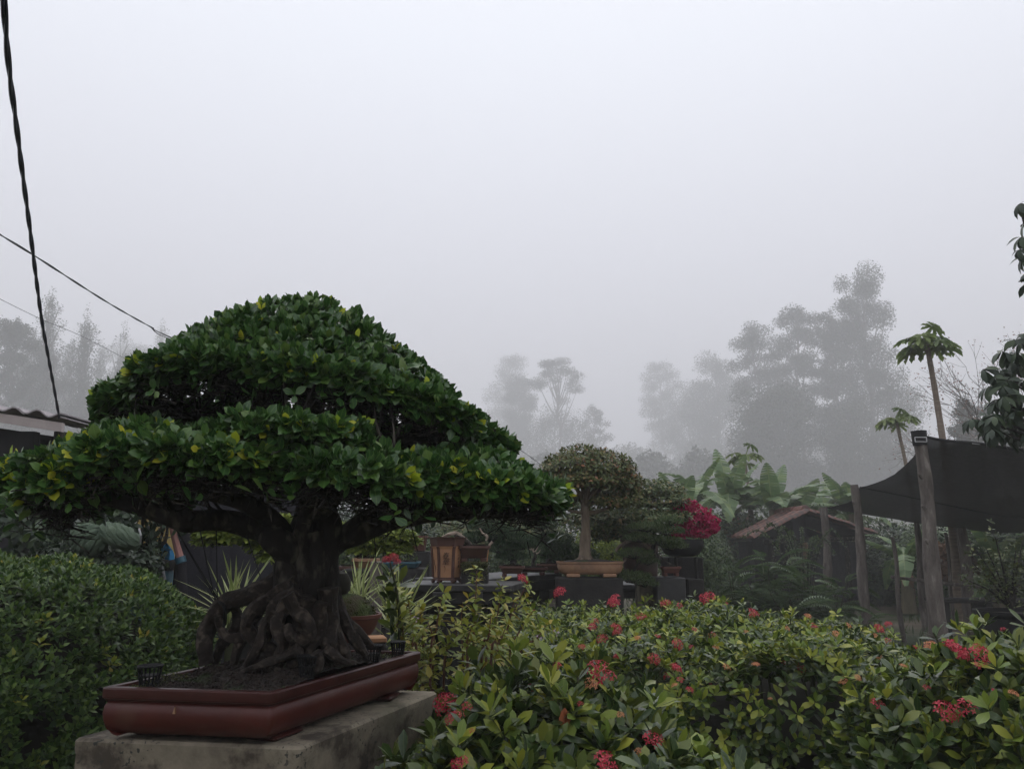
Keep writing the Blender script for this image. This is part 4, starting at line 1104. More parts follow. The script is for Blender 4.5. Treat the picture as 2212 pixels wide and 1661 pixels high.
# ------------------------------------------------------------------ tall vase with brush writing
def vase():
    Y = 6.22; c = P(965, 1253, Y); x, z0 = c[0], TZ
    H = P(965, 1160, Y)[2] - z0
    t = thing('tall_vase_pot', 'tall tan six sided vase pot with dark ribs, brush characters and holes near its foot', 'vase', (x, Y, z0))
    wr = (1003 - 926) / FPX * Y / 2
    k = 6; yaw = math.pi / 6
    def hexa(r): return [(x + r * math.cos(yaw + i * math.pi / 3 - math.pi / 2 - math.pi / 6 * 0), Y + r * math.sin(yaw + i * math.pi / 3 - math.pi / 2)) for i in range(6)]
    def ring(r, z): return [(px_, py_, z) for px_, py_ in hexa(r)]
    prof = [(.70 * wr, .12 * H), (.715 * wr, .25 * H), (.74 * wr, .5 * H), (.80 * wr, .74 * H), (.86 * wr, .80 * H)]
    V, F = [], []
    for i, (r, z) in enumerate(prof):
        V += ring(r * 1.04, z0 + z)
        if i: F += [((i - 1) * 6 + j, (i - 1) * 6 + (j + 1) % 6, i * 6 + (j + 1) % 6, i * 6 + j) for j in range(6)]
    MB().add(V, F).build('body', M['vase_tan'], t, smooth=False)
    for j in range(6):
        mb = MB().tube([np.array(ring(r * 1.045, z0 + z)[j]) for r, z in prof], [.0135] * 5, n=6, k=1)
        mb.build('rib', M['vase_dark'], t)
    rp = [(.86 * wr, .79 * H), (.90 * wr, .82 * H), (.97 * wr, .965 * H), (1.06 * wr, .975 * H), (1.08 * wr, 1.0 * H), (.95 * wr, 1.0 * H), (.93 * wr, .97 * H)]
    V, F = [], []
    for i, (r, z) in enumerate(rp):
        V += ring(r, z0 + z)
        if i: F += [((i - 1) * 6 + j, (i - 1) * 6 + (j + 1) % 6, i * 6 + (j + 1) % 6, i * 6 + j) for j in range(6)]
    F.append(tuple(range(36, 42)))
    MB().add(V, F).build('rim', M['vase_dark'], t, smooth=False)
    bp = [(.70 * wr, .055 * H), (.80 * wr, .06 * H), (.80 * wr, .085 * H), (.745 * wr, .095 * H), (.745 * wr, .125 * H)]
    V, F = [], []
    for i, (r, z) in enumerate(bp):
        V += ring(r, z0 + z)
        if i: F += [((i - 1) * 6 + j, (i - 1) * 6 + (j + 1) % 6, i * 6 + (j + 1) % 6, i * 6 + j) for j in range(6)]
    F.append(tuple(range(6))[::-1])
    MB().add(V, F).build('base_band', M['vase_dark'], t, smooth=False)
    for j in range(6):
        q = np.array(ring(.72 * wr, z0)[j])
        MB().tube([q + [0, 0, .058 * H], q + [0, 0, .03 * H], q + [(q[0] - x) * .12, (q[1] - Y) * .12, .002]], [.018, .011, .015], n=7, k=3).build('foot', M['vase_dark'], t)
    # writing on the front face and the right-hand face
    def glyph(s, px, py, size, nrm_yaw, yy):
        cu = bpy.data.curves.new('writing', 'FONT'); cu.body = s; cu.size = size; cu.extrude = .0008; cu.align_x = 'CENTER'; cu.shear = .25
        cu.materials.append(M['ink'])
        p = P(px, py, yy); tmp = bpy.data.objects.new('tmp', cu); COL.objects.link(tmp); dg = bpy.context.evaluated_depsgraph_get(); wm = bpy.data.meshes.new_from_object(tmp.evaluated_get(dg)); bpy.data.objects.remove(tmp); o = bpy.data.objects.new('writing', wm); COL.objects.link(o); o.parent = t
        o.location = Vector(p) - t.location; o.rotation_euler = (math.pi / 2, 0, nrm_yaw)
    fy = Y - .755 * wr * 1.04 * math.cos(math.pi / 6)
    glyph('春', 962, 1205, .052, 0, fy - .016)
    glyph('華', 962, 1219, .058, 0, fy - .012)
    MB().tube([P(960, 1222, fy - .006), P(961.5, 1228, fy - .006), P(960, 1236, fy - .006)], [.0022, .0016, .0008], n=5, k=3).build('brush_stroke', M['ink'], t)
    for i, ch in enumerate('幽谷生香'):
        glyph(ch, 990, 1200 + i * 8.5, .026, math.radians(60), fy + .058)
    MB().tube([P(938, 1208, fy + .03), P(939, 1218, fy + .035), P(941, 1226, fy + .035), P(940, 1237, fy + .035)], [.0015, .003, .0025, .001], n=5, k=3).build('brush_stroke', M['ink'], t)
    for px_, py_ in ((962, 1239.5), (958, 1243), (966, 1242.5), (955.5, 1247), (961, 1246.5), (967.5, 1246)):
        q = P(px_, py_, fy + .012)
        MB().tube([q + [0, -.004, 0], q + [0, .01, 0]], .0055, n=8, k=1).build('drain_hole', M['ink'], t)
    # cascading trunk leaving the mouth
    MB().tube([P(955, 1160, Y), P(972, 1153, Y), P(985, 1152, Y), P(1002, 1162, Y + .05), P(1020, 1180, Y + .08), P(1042, 1202, Y + .1), P(1052, 1208, Y + .12)], [.010, .015, .014, .015, .014, .012, .008], n=9, k=5, wob=.12).build('driftwood_trunk', M['deadwood'], t)
    MB().tube([P(984, 1155, Y), P(990, 1161, Y - .02), P(1003, 1166, Y + .03), P(1020, 1182, Y + .06), P(1038, 1199, Y + .08)], [.014, .02, .018, .014, .008], n=8, k=5, wob=.1).build('trunk', M['root'], t)
vase()
# mossy block and the low cascade pot on it
t = thing('mossy_block', 'moss covered square block on the table right of the tall vase', 'block', (*tb(1029, 6.3), TZ))
x0, x1 = tb(1003, 6.2)[0], tb(1057, 6.2)[0]; mz = P(1029, 1215, 6.2)[2]
q = rounded([(x0, 6.1), (x1, 6.1), (x1, 6.35), (x0, 6.35)], .02, 3)
MB().loft(q, [(0, TZ), (.002, TZ + .05), (-.002, mz - .02), (-.012, mz)]).build('block', M['block'], t)
pp = np.stack([rng.uniform(x0 + .01, x1 - .01, 1600), rng.uniform(6.1, 6.34, 1600), np.full(1600, mz)], 1)
pf = np.stack([rng.uniform(x0, x1, 900), np.full(900, 6.098), mz - np.abs(rng.normal(0, .04, 900))], 1)
it = loose(np.concatenate([pp, pf]), .012, .4); V, F, U, _, _ = merged(it, LQ)
M['mossleaf'] = leafmat('mossleaf', [(0, (.05, .06, .014)), (1, (.10, .11, .025))], trans=0)
link('moss', np_mesh('moss', V, F, U, None, [M['mossleaf']]), t)['kind'] = 'stuff'
t = thing('rectangular_pot', 'dark rectangular cascade pot on the mossy block with a bamboo stick at its corner', 'pot', P(1030, 1213, 6.3))
rect_pot(t, (tb(1028, 6.25)[0], 6.25, mz + .004), .23, .17, .125, 'vase_dark', 0, .03)
MB().tube([P(1055, 1187, 6.18), P(1052, 1213, 6.18)], .004, n=6, k=1).build('bamboo_stick', M['woodslab'], t)
# small pots on the long table
def small_pot_tree(lab, px, py, Y, w, h, mat, z=None, **kw):
    c = P(px, py, Y); z = c[2] if z is None else z
    t = thing('potted_bonsai', lab, 'bonsai', (c[0], Y, z), 'small potted bonsai on the tables')
    rect_pot(t, (c[0], Y, z), w, w * .7, h, mat, **kw)
    return t, np.array([c[0], Y, z + h])
t, b = small_pot_tree('juniper bonsai with broad green pads in a dark rectangular pot right of the mossy block', 1106, 1238, 6.9, .20, .095, 'vase_dark', TZ + .012)
Pj = lambda x, y, Y=7.0: P(x, y, Y)
pads_tree(t, ([b, Pj(1108, 1210), Pj(1095, 1190), Pj(1060, 1170), Pj(1045, 1155)], [.03, .026, .022, .016, .01]),
          [([Pj(1095, 1190), Pj(1115, 1188), Pj(1135, 1185)], [.014, .01, .006]), ([Pj(1060, 1172), Pj(1085, 1152), Pj(1100, 1150)], [.014, .009, .005])],
          [(Pj(1052, 1140), (.17, .15, .06)), (Pj(1085, 1155), (.20, .15, .07)), (Pj(1030, 1165), (.14, .14, .06)), (Pj(1110, 1168), (.17, .15, .06)), (Pj(1085, 1188), (.16, .15, .07)), (Pj(1130, 1180), (.14, .12, .05)), (Pj(1105, 1205), (.14, .12, .05))],
          'pine', .035, 2600, NEEDLE, k=7, th=(10, 70))
MB().tube([Pj(1036, 1140, 6.8), Pj(1043, 1152, 6.8), Pj(1052, 1158, 6.8), Pj(1050, 1168, 6.8)], [.005, .009, .014, .007], n=7, k=4).build('deadwood', M['deadwood'], t)
MB().tube([Pj(1056, 1178, 6.8), Pj(1064, 1170, 6.8)], [.010, .012], n=7, k=1).build('deadwood', M['deadwood'], t)
t, b = small_pot_tree('leafless pale deadwood bonsai in a shallow dark pot on the long table', 1152, 1238, 7.3, .24, .07, 'pot_rim', TZ + .012)
q = lambda x, y: P(x, y, 7.3)
MB().tube([b, q(1152, 1212), q(1156, 1200), q(1154, 1192)], [.022, .018, .014, .012], n=8, k=5, wob=.1).build('trunk', M['bark'], t)
for pt in ([(1154, 1194), (1149, 1186), (1146, 1178)], [(1154, 1194), (1158, 1188), (1163, 1180)], [(1155, 1196), (1163, 1194), (1168, 1186)], [(1153, 1190), (1152, 1183), (1155, 1175)], [(1150, 1187), (1144, 1185), (1140, 1180)]):
    MB().tube([q(*a) for a in pt], [.009, .006, .002], n=5, k=3).build('branch', M['deadwood'], t)
t, b = small_pot_tree('dark layered cypress bonsai left of the pale tan oval pot', 1186, 1236, 7.7, .22, .09, 'vase_dark', TZ + .012)
q = lambda x, y: P(x, y, 7.8)
pads_tree(t, ([b, q(1186, 1200), q(1178, 1170), q(1172, 1140)], [.035, .028, .018, .008]), [([q(1182, 1185), q(1200, 1172)], [.014, .007])],
          [(q(1168, 1138), (.16, .15, .09)), (q(1172, 1128), (.11, .1, .06)), (q(1160, 1168), (.12, .12, .04)), (q(1196, 1170), (.19, .15, .10)), (q(1188, 1192), (.20, .16, .10)), (q(1202, 1205), (.15, .14, .08)), (q(1212, 1184), (.10, .1, .06))],
          'pine', .032, 3000, NEEDLE, k=6, th=(10, 75))
t, b = small_pot_tree('black nursery pot behind the deadwood bonsai on the long table', 1098, 1226, 8.6, .22, .13, 'black_plastic', 1.12, feet=False)
for lab, px, py, Y, w, h, m_ in (('terracotta pot far behind, left of the tall vase', 893, 1190, 9.0, .30, .17, 'terracotta'), ('low blue plastic tray behind the variegated blades', 860, 1226, 8.0, .42, .06, 'blue_drum'),
                         ('orange clay pot under the yellow green foliage right of the trunk', 790, 1226, 5.2, .15, .06, 'tan_pot')):
    c = P(px, py, Y); t = thing('clay_pot', lab, 'pot', c); rect_pot(t, c, w, w * .6, h, m_, feet=False)
    if Y > 5.5: MB().box((c[0], Y + .05, c[2] / 2), (w * 1.3, w * .8, c[2] - .005), 0, .01).build('stand', M['block'], thing('pot_stand', 'dark stand under the ' + lab, 'stand', (c[0], Y, 0)))
# small post with the orange pot
t = thing('short_stake', 'weathered grey stake standing right of the trunk beside the red flowers', 'stake', (*P(815, 1290, 4.9)[:2], 0))
c = P(814, 1212, 4.9); MB().box((c[0], 4.9, c[2] / 2), (.075, .04, c[2]), 0, .006).build('stake', M['postwood'], t)
c = P(790, 1228, 5.2); t = thing('pot_stand', 'dark stand hidden behind the variegated blades, under the orange clay pot', 'stand', (c[0], 5.2, 0)); MB().box((c[0], 5.25, c[2] / 2), (.3, .2, c[2] - .005), 0, .01).build('stand', M['block'], t)

# ------------------------------------------------------------------ brown green bonsai in the oval pot
def centre_bonsai():
    Y = 7.3; zb = cz + .004
    t = thing('domed_bonsai', 'domed bonsai with small brownish green leaves in a pale tan oval pot', 'bonsai', (*tb(1265, Y), zb))
    w = 138 / FPX * Y; x = tb(1266, Y)[0]
    h = (1243 - 1212) / FPX * Y
    pr = [(.40, .022), (.43, .026), (.47, .05), (.49, .085), (.485, h - .022), (.50, h - .018), (.505, h), (.475, h), (.47, h - .02)]
    MB().lathe([(r * w, z) for r, z in pr], (x, Y, zb), 48, 1, .62, 4.5).build('pot', M['tan_pot'], t)
    for sx in (-.27, .27): MB().box((x + sx * w, Y - .13, zb + .015), (w * .2, .1, .03), 0, .006).build('foot', M['tan_pot'], t)
    for sx in (-.27, .27): MB().box((x + sx * w, Y + .13, zb + .015), (w * .2, .1, .03), 0, .006).build('foot', M['tan_pot'], t)
    MB().lathe([(.47 * w, h - .01), (.3 * w, h + .01), (.0, h + .03)], (x, Y, zb), 40, 1, .62, 4.5).build('soil', M['soil'], t)
    q = lambda px, py, d=0: P(px, py, Y + d)
    sh, ax = [], []
    pads = [(q(1268, 1015), (.43, .34, .21)), (q(1190, 1042), (.13, .2, .11)), (q(1345, 1045), (.17, .22, .13)), (q(1268, 1040, -.15), (.36, .2, .10)), (q(1215, 1080), (.15, .18, .08)), (q(1325, 1085), (.24, .2, .08)), (q(1365, 1070), (.1, .15, .10)), (q(1205, 1108), (.07, .1, .04))]
    base = q(1264, 1213)
    tr = ([base, q(1264, 1180), q(1265, 1150), q(1264, 1115), q(1264, 1085), q(1268, 1050)], [.066, .052, .046, .04, .034, .02])
    limbs = []
    for i in range(13):
        a = i * 2.4; e_ = q(1268, 1000) + np.array([math.cos(a) * .33 * rng.uniform(.4, 1), math.sin(a) * .28, rng.uniform(-.06, .10)])
        st = q(1264, 1105 - i * 3)
        limbs.append(([st, (st * .55 + e_ * .45) + rng.normal(0, .02, 3), e_], [.022, .014, .006]))
    limbs.append(([q(1264, 1108), q(1290, 1105), q(1320, 1095), q(1350, 1085)], [.022, .018, .012, .006]))
    limbs.append(([q(1264, 1108), q(1235, 1104), q(1210, 1092), q(1190, 1075)], [.018, .012, .008, .004]))
    pads_tree(t, tr, limbs, pads, 'olive', .048, 2500, [leaf_t(.62, 'ovate', .25, .18, 1), leaf_t(.55, 'obovate', .1, .2, 1)], 'barkpale', k=4, th=(35, 95), parts=300, up=.4)
    rb = MB()
    for a in np.linspace(0, 6.28, 7)[:-1]: rb.tube([base + [0, 0, .05], base + [math.cos(a) * .06, math.sin(a) * .06, .02], base + [math.cos(a) * .12, math.sin(a) * .12, -.01]], [.03, .02, .008], n=6, k=3)
    rb.build('root_flare', M['barkpale'], t)
M['barkpale'] = surf('barkpale', (.10, .075, .055), (.20, .155, .11), 14, .85, .7, 30, stretch=(2, 2, .6), dist=.006)
centre_bonsai()
# mossy seedlings at the foot of that bonsai
bush('fresh green seedlings behind the rim of the pale tan oval pot', P(1225, 1196, 8.1), (.30, .2, .10), M['fern'], 700, .035, name='seedlings', cat='seedlings')
# second big bonsai with layered crown in the barrel pot
def barrel_bonsai():
    Y = 7.9; x = tb(1371, Y)[0]
    zt = P(1370, 1157, Y)[2]; zb = P(1370, 1258, Y)[2]; r = (1412 - 1333) / FPX * Y / 2
    t = thing('barrel_pot_bonsai', 'layered bonsai with wide dark green crown growing from a dark brown barrel pot', 'bonsai', (x, Y, zb))
    MB().lathe([(r * .80, 0), (r * .86, .02), (r * .93, .25), (r * .97, zt - zb - .06), (r * 1.04, zt - zb - .055), (r * 1.04, zt - zb), (r * .93, zt - zb), (r * .92, zt - zb - .05)], (x, Y, zb), 32).build('pot', M['barrel'], t)
    MB().lathe([(r * .92, zt - zb - .02), (0, zt - zb + .01)], (x, Y, zb), 24).build('soil', M['soil'], t)
    q = lambda px, py, d=0: P(px, py, Y + d)
    pads = [(q(1375, 1062, .1), (.50, .34, .13)), (q(1420, 1085), (.30, .26, .11)), (q(1330, 1085, .1), (.3, .26, .09)), (q(1300, 1118), (.30, .22, .09)), (q(1370, 1120, -.15), (.45, .25, .10)),
            (q(1440, 1118), (.24, .22, .08)), (q(1290, 1140, -.1), (.26, .2, .07)), (q(1345, 1145, -.1), (.26, .18, .07)), (q(1240, 1125, .3), (.19, .17, .09)), (q(1235, 1095, .3), (.14, .14, .06)), (q(1305, 1160, .1), (.24, .16, .06)), (q(1400, 1142, -.1), (.20, .16, .06))]
    tr = ([q(1372, 1165), q(1378, 1150), q(1368, 1130), q(1378, 1100), q(1375, 1070)], [.05, .042, .036, .028, .016])
    limbs = [([q(1376, 1150), q(1345, 1145), q(1310, 1135), q(1280, 1125)], [.025, .018, .012, .006]), ([q(1372, 1140), q(1400, 1128), q(1430, 1115), q(1450, 1112)], [.025, .018, .012, .006]),
             ([q(1376, 1110), q(1410, 1095), q(1435, 1085)], [.018, .012, .006]), ([q(1374, 1105), q(1345, 1090), q(1320, 1080)], [.018, .012, .006]),
             ([q(1374, 1160), q(1398, 1180, -.3), q(1405, 1190, -.35), q(1380, 1196, -.4)], [.02, .016, .012, .006]), ([q(1372, 1162), q(1350, 1172, -.3), q(1332, 1190, -.4), q(1352, 1206, -.45), q(1335, 1222, -.5)], [.022, .018, .016, .012, .006])]
    pads_tree(t, tr, limbs, pads, 'olivegreen', .046, 3000, [leaf_t(.62, 'ovate', .25, .18, 1)], 'barkpale', k=4, th=(35, 95), parts=260, up=.4)
M['barrel'] = surf('barrel', (.05, .028, .024), (.075, .042, .036), 4, .75, .4, 30, c=(.035, .03, .02), cscale=4)
barrel_bonsai()
def pine_bonsai():
    Y = 7.35; x = tb(1375, Y)[0]
    t = thing('needle_bonsai', 'needle leaved bonsai with light green pads spreading right in front of the barrel pot', 'bonsai', (*tb(1430, Y), P(0, 1247, 7.3)[2]))
    z = P(0, 1247, 7.3)[2] + .004; c = (tb(1432, Y + .12)[0], Y + .12, z)
    rect_pot(t, c, .165, .13, .09, 'terracotta', 0, .012, name='pot')
    q = lambda px, py, d=0: P(px, py, Y + d)
    pads = [(q(1400, 1142), (.20, .16, .05)), (q(1440, 1150), (.16, .15, .05)), (q(1385, 1165), (.17, .15, .05)), (q(1430, 1172), (.19, .15, .055)), (q(1455, 1182), (.13, .12, .04)), (q(1445, 1130), (.12, .12, .05)), (q(1372, 1200), (.17, .14, .06)), (q(1400, 1215), (.1, .1, .04)), (q(1362, 1250, .0), (.2, .15, .06)), (q(1395, 1262), (.12, .12, .05))]
    pads_tree(t, ([(c[0], c[1], z + .09), q(1422, 1205), q(1412, 1185), q(1418, 1160), q(1405, 1145)], [.03, .026, .022, .016, .01]),
              [([q(1418, 1175), q(1440, 1165)], [.014, .006]), ([q(1415, 1195), q(1390, 1205), q(1370, 1230), q(1365, 1250)], [.016, .012, .010, .006])], pads, 'needle', .04, 2400, NEEDLE, k=6, th=(10, 75), up=1.0)
M['needle'] = leafmat('needle', [(0, (.045, .08, .03)), (.6, (.07, .11, .035)), (1, (.11, .15, .045))], rough=.7, trans=.1)
pine_bonsai()
# bougainvillea in the black bowl
def bougainvillea():
    Y = 8.1; z = P(0, 1203, 8.0)[2] + .004; x = tb(1462, Y)[0]
    t = thing('flowering_bonsai', 'magenta flowering bonsai in a round black bowl beyond the layered bonsai', 'bonsai', (x, Y, z))
    r = 46 / FPX * Y
    MB().lathe([(r * .55, 0), (r * .8, .03), (r, .10), (r * 1.02, .15), (r * .95, .175), (r * .9, .16)], (x, Y + .1, z), 28).build('bowl', M['black_plastic'], t)
    MB().lathe([(r * .9, .16), (0, .19)], (x, Y + .1, z), 20).build('soil', M['soil'], t)
    q = lambda px, py, d=0: P(px, py, Y + d)
    MB().tube([(x, Y + .1, z + .17), q(1466, 1160), q(1476, 1135), q(1490, 1115)], [.05, .04, .03, .015], n=9, k=5, wob=.08).build('trunk', M['bark'], t)
    MB().tube([q(1476, 1165, -.02), q(1490, 1172, -.02), q(1493, 1186, -.02)], [.02, .015, .006], n=7, k=3).build('deadwood', M['deadwood'], t)
    for e_ in ((1470, 1090), (1520, 1110), (1500, 1140), (1465, 1140)):
        MB().tube([q(1474, 1140), ((q(1474, 1140) + q(*e_)) / 2), q(*e_)], [.018, .012, .005], n=6, k=3).build('branch', M['bark'], t)
    pads = [((1478, 1092), (.14, .12, .07)), ((1505, 1108), (.15, .13, .07)), ((1530, 1125), (.12, .1, .06)), ((1470, 1118), (.11, .12, .07)), ((1480, 1145), (.15, .12, .06)), ((1510, 1150), (.12, .12, .05)), ((1538, 1140), (.07, .08, .05)), ((1462, 1160), (.08, .08, .04)), ((1495, 1126), (.16, .14, .07))]
    Pp, Aa, Pg = [], [], []
    for c, rr in pads:
        p, a = sphere_pts(170, q(*c), rr, .35); Pp.append(p); Aa.append(a + [0, 0, .3]); p, a = sphere_pts(40, q(*c), np.array(rr) * .8, .6); Pg.append(p)
    it = rosettes(np.concatenate(Pp), np.concatenate(Aa), 3, .03, (20, 80)); foliage(t, it, [leaf_t(.8, 'ovate', .1, .25, 1)], [M['magenta']], parts=150, part='bract', stuff='bracts')
    it = loose(np.concatenate(Pg), .04); V, F, U, _, _ = merged(it, T1); link('foliage', np_mesh('foliage', V, F, U, None, [M['darkleaf']]), t)['kind'] = 'stuff'
bougainvillea()

# ------------------------------------------------------------------ greenhouse and background shrubs
def greenhouse():
    Y = 16
    t = thing('greenhouse', 'low greenhouse with pale plastic roof sheets seen through the bonsai branches', 'greenhouse', (*P(960, 1170, Y)[:2], 0))
    xs = [690, 745, 800, 905, 1010, 1118, 1170, 1232]; zs = [1088, 1078, 1085, 1108, 1118, 1112, 1100, 1104]
    for i in range(len(xs) - 1):
        a, b = P(xs[i], zs[i], Y), P(xs[i + 1], zs[i + 1], Y)
        V, F = [], []
        for u in range(7):
            s = u / 6; c = a + (b - a) * s + EZ * (-.10 * math.sin(math.pi * s))
            V += [c, c + [0, 2.6, .25 - .15 * math.sin(math.pi * s)], c - EZ * (.35 + .05 * math.sin(u * 2.)), ]
            if u: p, r_ = 3 * u - 3, 3 * u; F += [(p, r_, r_ + 1, p + 1), (p + 2, r_ + 2, r_, p)]
        MB().add(V, F).build('roof_sheet', M['tarp'], t)
    for px in (817, 1013, 1126, 1190):
        c = P(px, 1100, Y - .1); MB().tube([(c[0], Y - .1, 0), (c[0], Y - .1, P(0, 1095, Y)[2])], .075, n=8, k=1).build('post', M['postwood'], t)
    MB().tube([P(690, 1100, Y - .05), P(1230, 1120, Y - .05)], .02, n=6, k=1).build('rail', M['wire'], t)
greenhouse()
bg = [('yellow grey bush row below the greenhouse roof, above the tall vase', P(930, 1165, 12), (.9, .5, .35), 'olivegreen', 1800, .06),
      ('olive bush behind the juniper bonsai', P(1100, 1165, 12), (.95, .5, .35), 'olivegreen', 1800, .06),
      ('dim green plants behind the table, left of the tall vase', P(880, 1225, 9.6), (.55, .4, .4), 'midleaf', 1500, .045),
      ('pale green potted plants behind the table, right of the trunk', P(760, 1200, 8.2), (.6, .4, .35), 'midleaf', 1400, .045),
      ('green plants behind the deadwood bonsai', P(1160, 1215, 10), (.6, .4, .35), 'midleaf', 1200, .05),
      ('bright green plants in front of the barrel pot, behind the oval pot', P(1310, 1190, 8.9), (.35, .3, .32), 'yellowgreen', 800, .04),
      ('dark row of bushes under the pale roof sheets', P(1020, 1195, 13.5), (3.2, .8, .7), 'darkleaf', 3200, .08),
      ('dim bushes filling the gap behind the bonsai trunk', P(700, 1180, 11), (1.6, .8, .75), 'darkleaf', 2600, .07),
      ('hazy green bush beside the square chair back', P(1500, 1215, 10.5), (.30, .3, .35), 'midleaf', 700, .05),
      ('small bright plant seen through the square chair back', P(1482, 1222, 8.9), (.14, .12, .14), 'yellowgreen', 200, .035),
      ('dark bushes behind the row of pedestals on the right', P(1400, 1210, 11.5), (1.1, .6, .65), 'midleaf', 1800, .06)]
for lab, c, r, mt, n, lf in bg: bush(lab, c, r, M[mt], n, lf)
# yellow green layered bonsai behind the trunk
def yg_tree(lab, pads, base, Y, trunk):
    t = thing('yellow_green_bonsai', lab, 'bonsai', (*P(*base, Y)[:2], P(*base, Y)[2]), 'yellow green bonsai behind the trunk')
    q = lambda p: P(*p, Y)
    pads_tree(t, ([q(p) for p in trunk], np.linspace(.03, .012, len(trunk))), [([q(trunk[-1]), q((pd[0], pd[1] + 6))], [.012, .005]) for pd in pads], [(q(pd[:2]), (pd[2] / FPX * Y, pd[2] / FPX * Y * .7, pd[3] / FPX * Y)) for pd in pads],
              'yellowgreen', .042, 1500, [leaf_t(.6, 'ovate', .2, .15, 1)], 'bark', k=5, th=(40, 95), parts=160, up=1.2)
    c = P(*base, Y); rect_pot(t, (c[0], Y, c[2] - .1), .26, .18, .1, 'vase_dark')
    return c
c = yg_tree('yellow green layered bonsai seen left of the big trunk', [(470, 1150, 48, 14), (520, 1165, 52, 14), (560, 1182, 26, 14), (450, 1170, 30, 10), (575, 1205, 16, 12), (590, 1130, 50, 14), (500, 1138, 40, 12)], (600, 1262), 4.4, [(600, 1262), (598, 1210), (575, 1180), (530, 1165)])
t = thing('pot_stand', 'dark stand hidden behind the roots, under the yellow green bonsai', 'stand', (c[0], 4.4, 0)); MB().box((c[0], 4.4, (c[2] - .1) / 2), (.34, .26, c[2] - .105), 0, .01).build('stand', M['block'], t)
c = yg_tree('yellow green layered bonsai seen right of the big trunk, above the orange clay pot', [(770, 1160, 40, 13), (815, 1172, 46, 13), (860, 1158, 36, 12), (850, 1190, 40, 13), (790, 1190, 36, 12), (745, 1145, 30, 12), (885, 1172, 22, 9), (740, 1180, 26, 12), (815, 1150, 30, 10)], (770, 1222), 5.6, [(770, 1222), (775, 1205), (800, 1190), (820, 1175)])
t = thing('pot_stand', 'dark stand under the layered bonsai right of the trunk', 'stand', (c[0], 5.6, 0)); MB().box((c[0], 5.65, (c[2] - .1) / 2), (.34, .26, c[2] - .105), 0, .01).build('stand', M['block'], t)
# striped blade plants
def blade_plant(lab, px, py, Y, n, L, z=None, spread=1.0):
    c = P(px, py, Y); t = thing('striped_blade_plant', lab, 'plant', c, 'plants with striped blades')
    tm = leaf_t(.040, 'strap', .10, .16, 4); tm2 = leaf_t(.045, 'strap', .02, .16, 4)
    me = [np_mesh('blade', *x, None, [M['varieg']]) for x in (tm, tm2)]
    for i in range(n):
        a = rng.uniform(0, 6.28); el = rng.uniform(.05, 1.25)
        d = np.array([math.cos(a) * math.cos(el) * spread, math.sin(a) * math.cos(el) * .8, math.sin(el)])
        o = bpy.data.objects.new('blade', me[i % 2]); COL.objects.link(o); o.parent = t
        R = frames(d[None], np.array([[-d[0], -d[1], 1.0]]) + rng.normal(0, .25, (1, 3)))[0] * L * rng.uniform(.6, 1.15)
        M4 = Matrix(R.tolist()).to_4x4(); M4.translation = Vector(rng.normal(0, .03, 3)); o.matrix_basis = M4
    s = MB().tube([(c[0], c[1], max(0, c[2] - 1.2)), c], [.03, .02], n=7, k=1).build('stem', M['olivestem'], t)
blade_plant('striped blade plant fanning out left of the root arch', 500, 1338, 3.9, 62, .33)
blade_plant('striped blade plant showing behind the moss bowl', 775, 1300, 4.3, 55, .26)
blade_plant('striped blade plant between the moss bowl and the red flower stem', 860, 1345, 4.2, 60, .32)
# large nursery pot with shrub at the right
def nursery():
    Y = 7.6; c = P(2190, 1318, Y); zt = c[2]; hgt = .44; r = .335
    t = thing('nursery_pot_shrub', 'sparse small leaved shrub in a big black nursery pot at the right edge', 'potted shrub', (c[0], Y, zt - hgt))
    MB().lathe([(r * .78, 0), (r * .82, .01), (r * .95, hgt - .06), (r * 1.0, hgt - .05), (r * 1.03, hgt - .03), (r * 1.03, hgt), (r * .96, hgt), (r * .95, hgt - .06)], (c[0], Y, zt - hgt), 36).build('pot', M['black_plastic'], t)
    MB().lathe([(r * .95, hgt - .04), (0, hgt - .01)], (c[0], Y, zt - hgt), 24).build('soil', M['soil'], t)
    q = lambda px, py, d=0: P(px, py, Y + d)
    limbs, tips = [], []
    for e_ in ((2100, 1215), (2130, 1185), (2165, 1195), (2195, 1180), (2220, 1230), (2085, 1250), (2140, 1240), (2180, 1250), (2150, 1160), (2210, 1165), (2110, 1190)):
        a = q(2186, 1318); b_ = q(*e_, rng.uniform(-.2, .2)); limbs.append([a, a * .6 + b_ * .4 + [0, 0, .05], b_]); 
        for s in np.linspace(.35, 1, 9): tips += [a * (1 - s) + b_ * s + rng.normal(0, .05, 3) for _ in range(3)]
    for l in limbs: MB().tube(l, [.016, .010, .004], n=6, k=4).build('branch', M['bark'], t)
    it = rosettes(np.array(tips), rng.normal(0, .4, (len(tips), 3)) + [0, 0, 1], 4, .045, (40, 90)); foliage(t, it, [leaf_t(.5, 'ovate', .2, .15, 2)], [M['yellowishdark']], parts=200)
    b = thing('concrete_block', 'pale weathered block under the big black nursery pot', 'block', (c[0], Y, 0))
    MB().box((c[0] + .02, Y, (zt - hgt) / 2), (.75, .6, zt - hgt - .004), .05, .012).build('block', M['block'], b)
M['yellowishdark'] = leafmat('yellowishdark', [(0, (.05, .07, .025)), (.7, (.09, .12, .04)), (1, (.16, .18, .06))], rough=.5, trans=.2)
nursery()

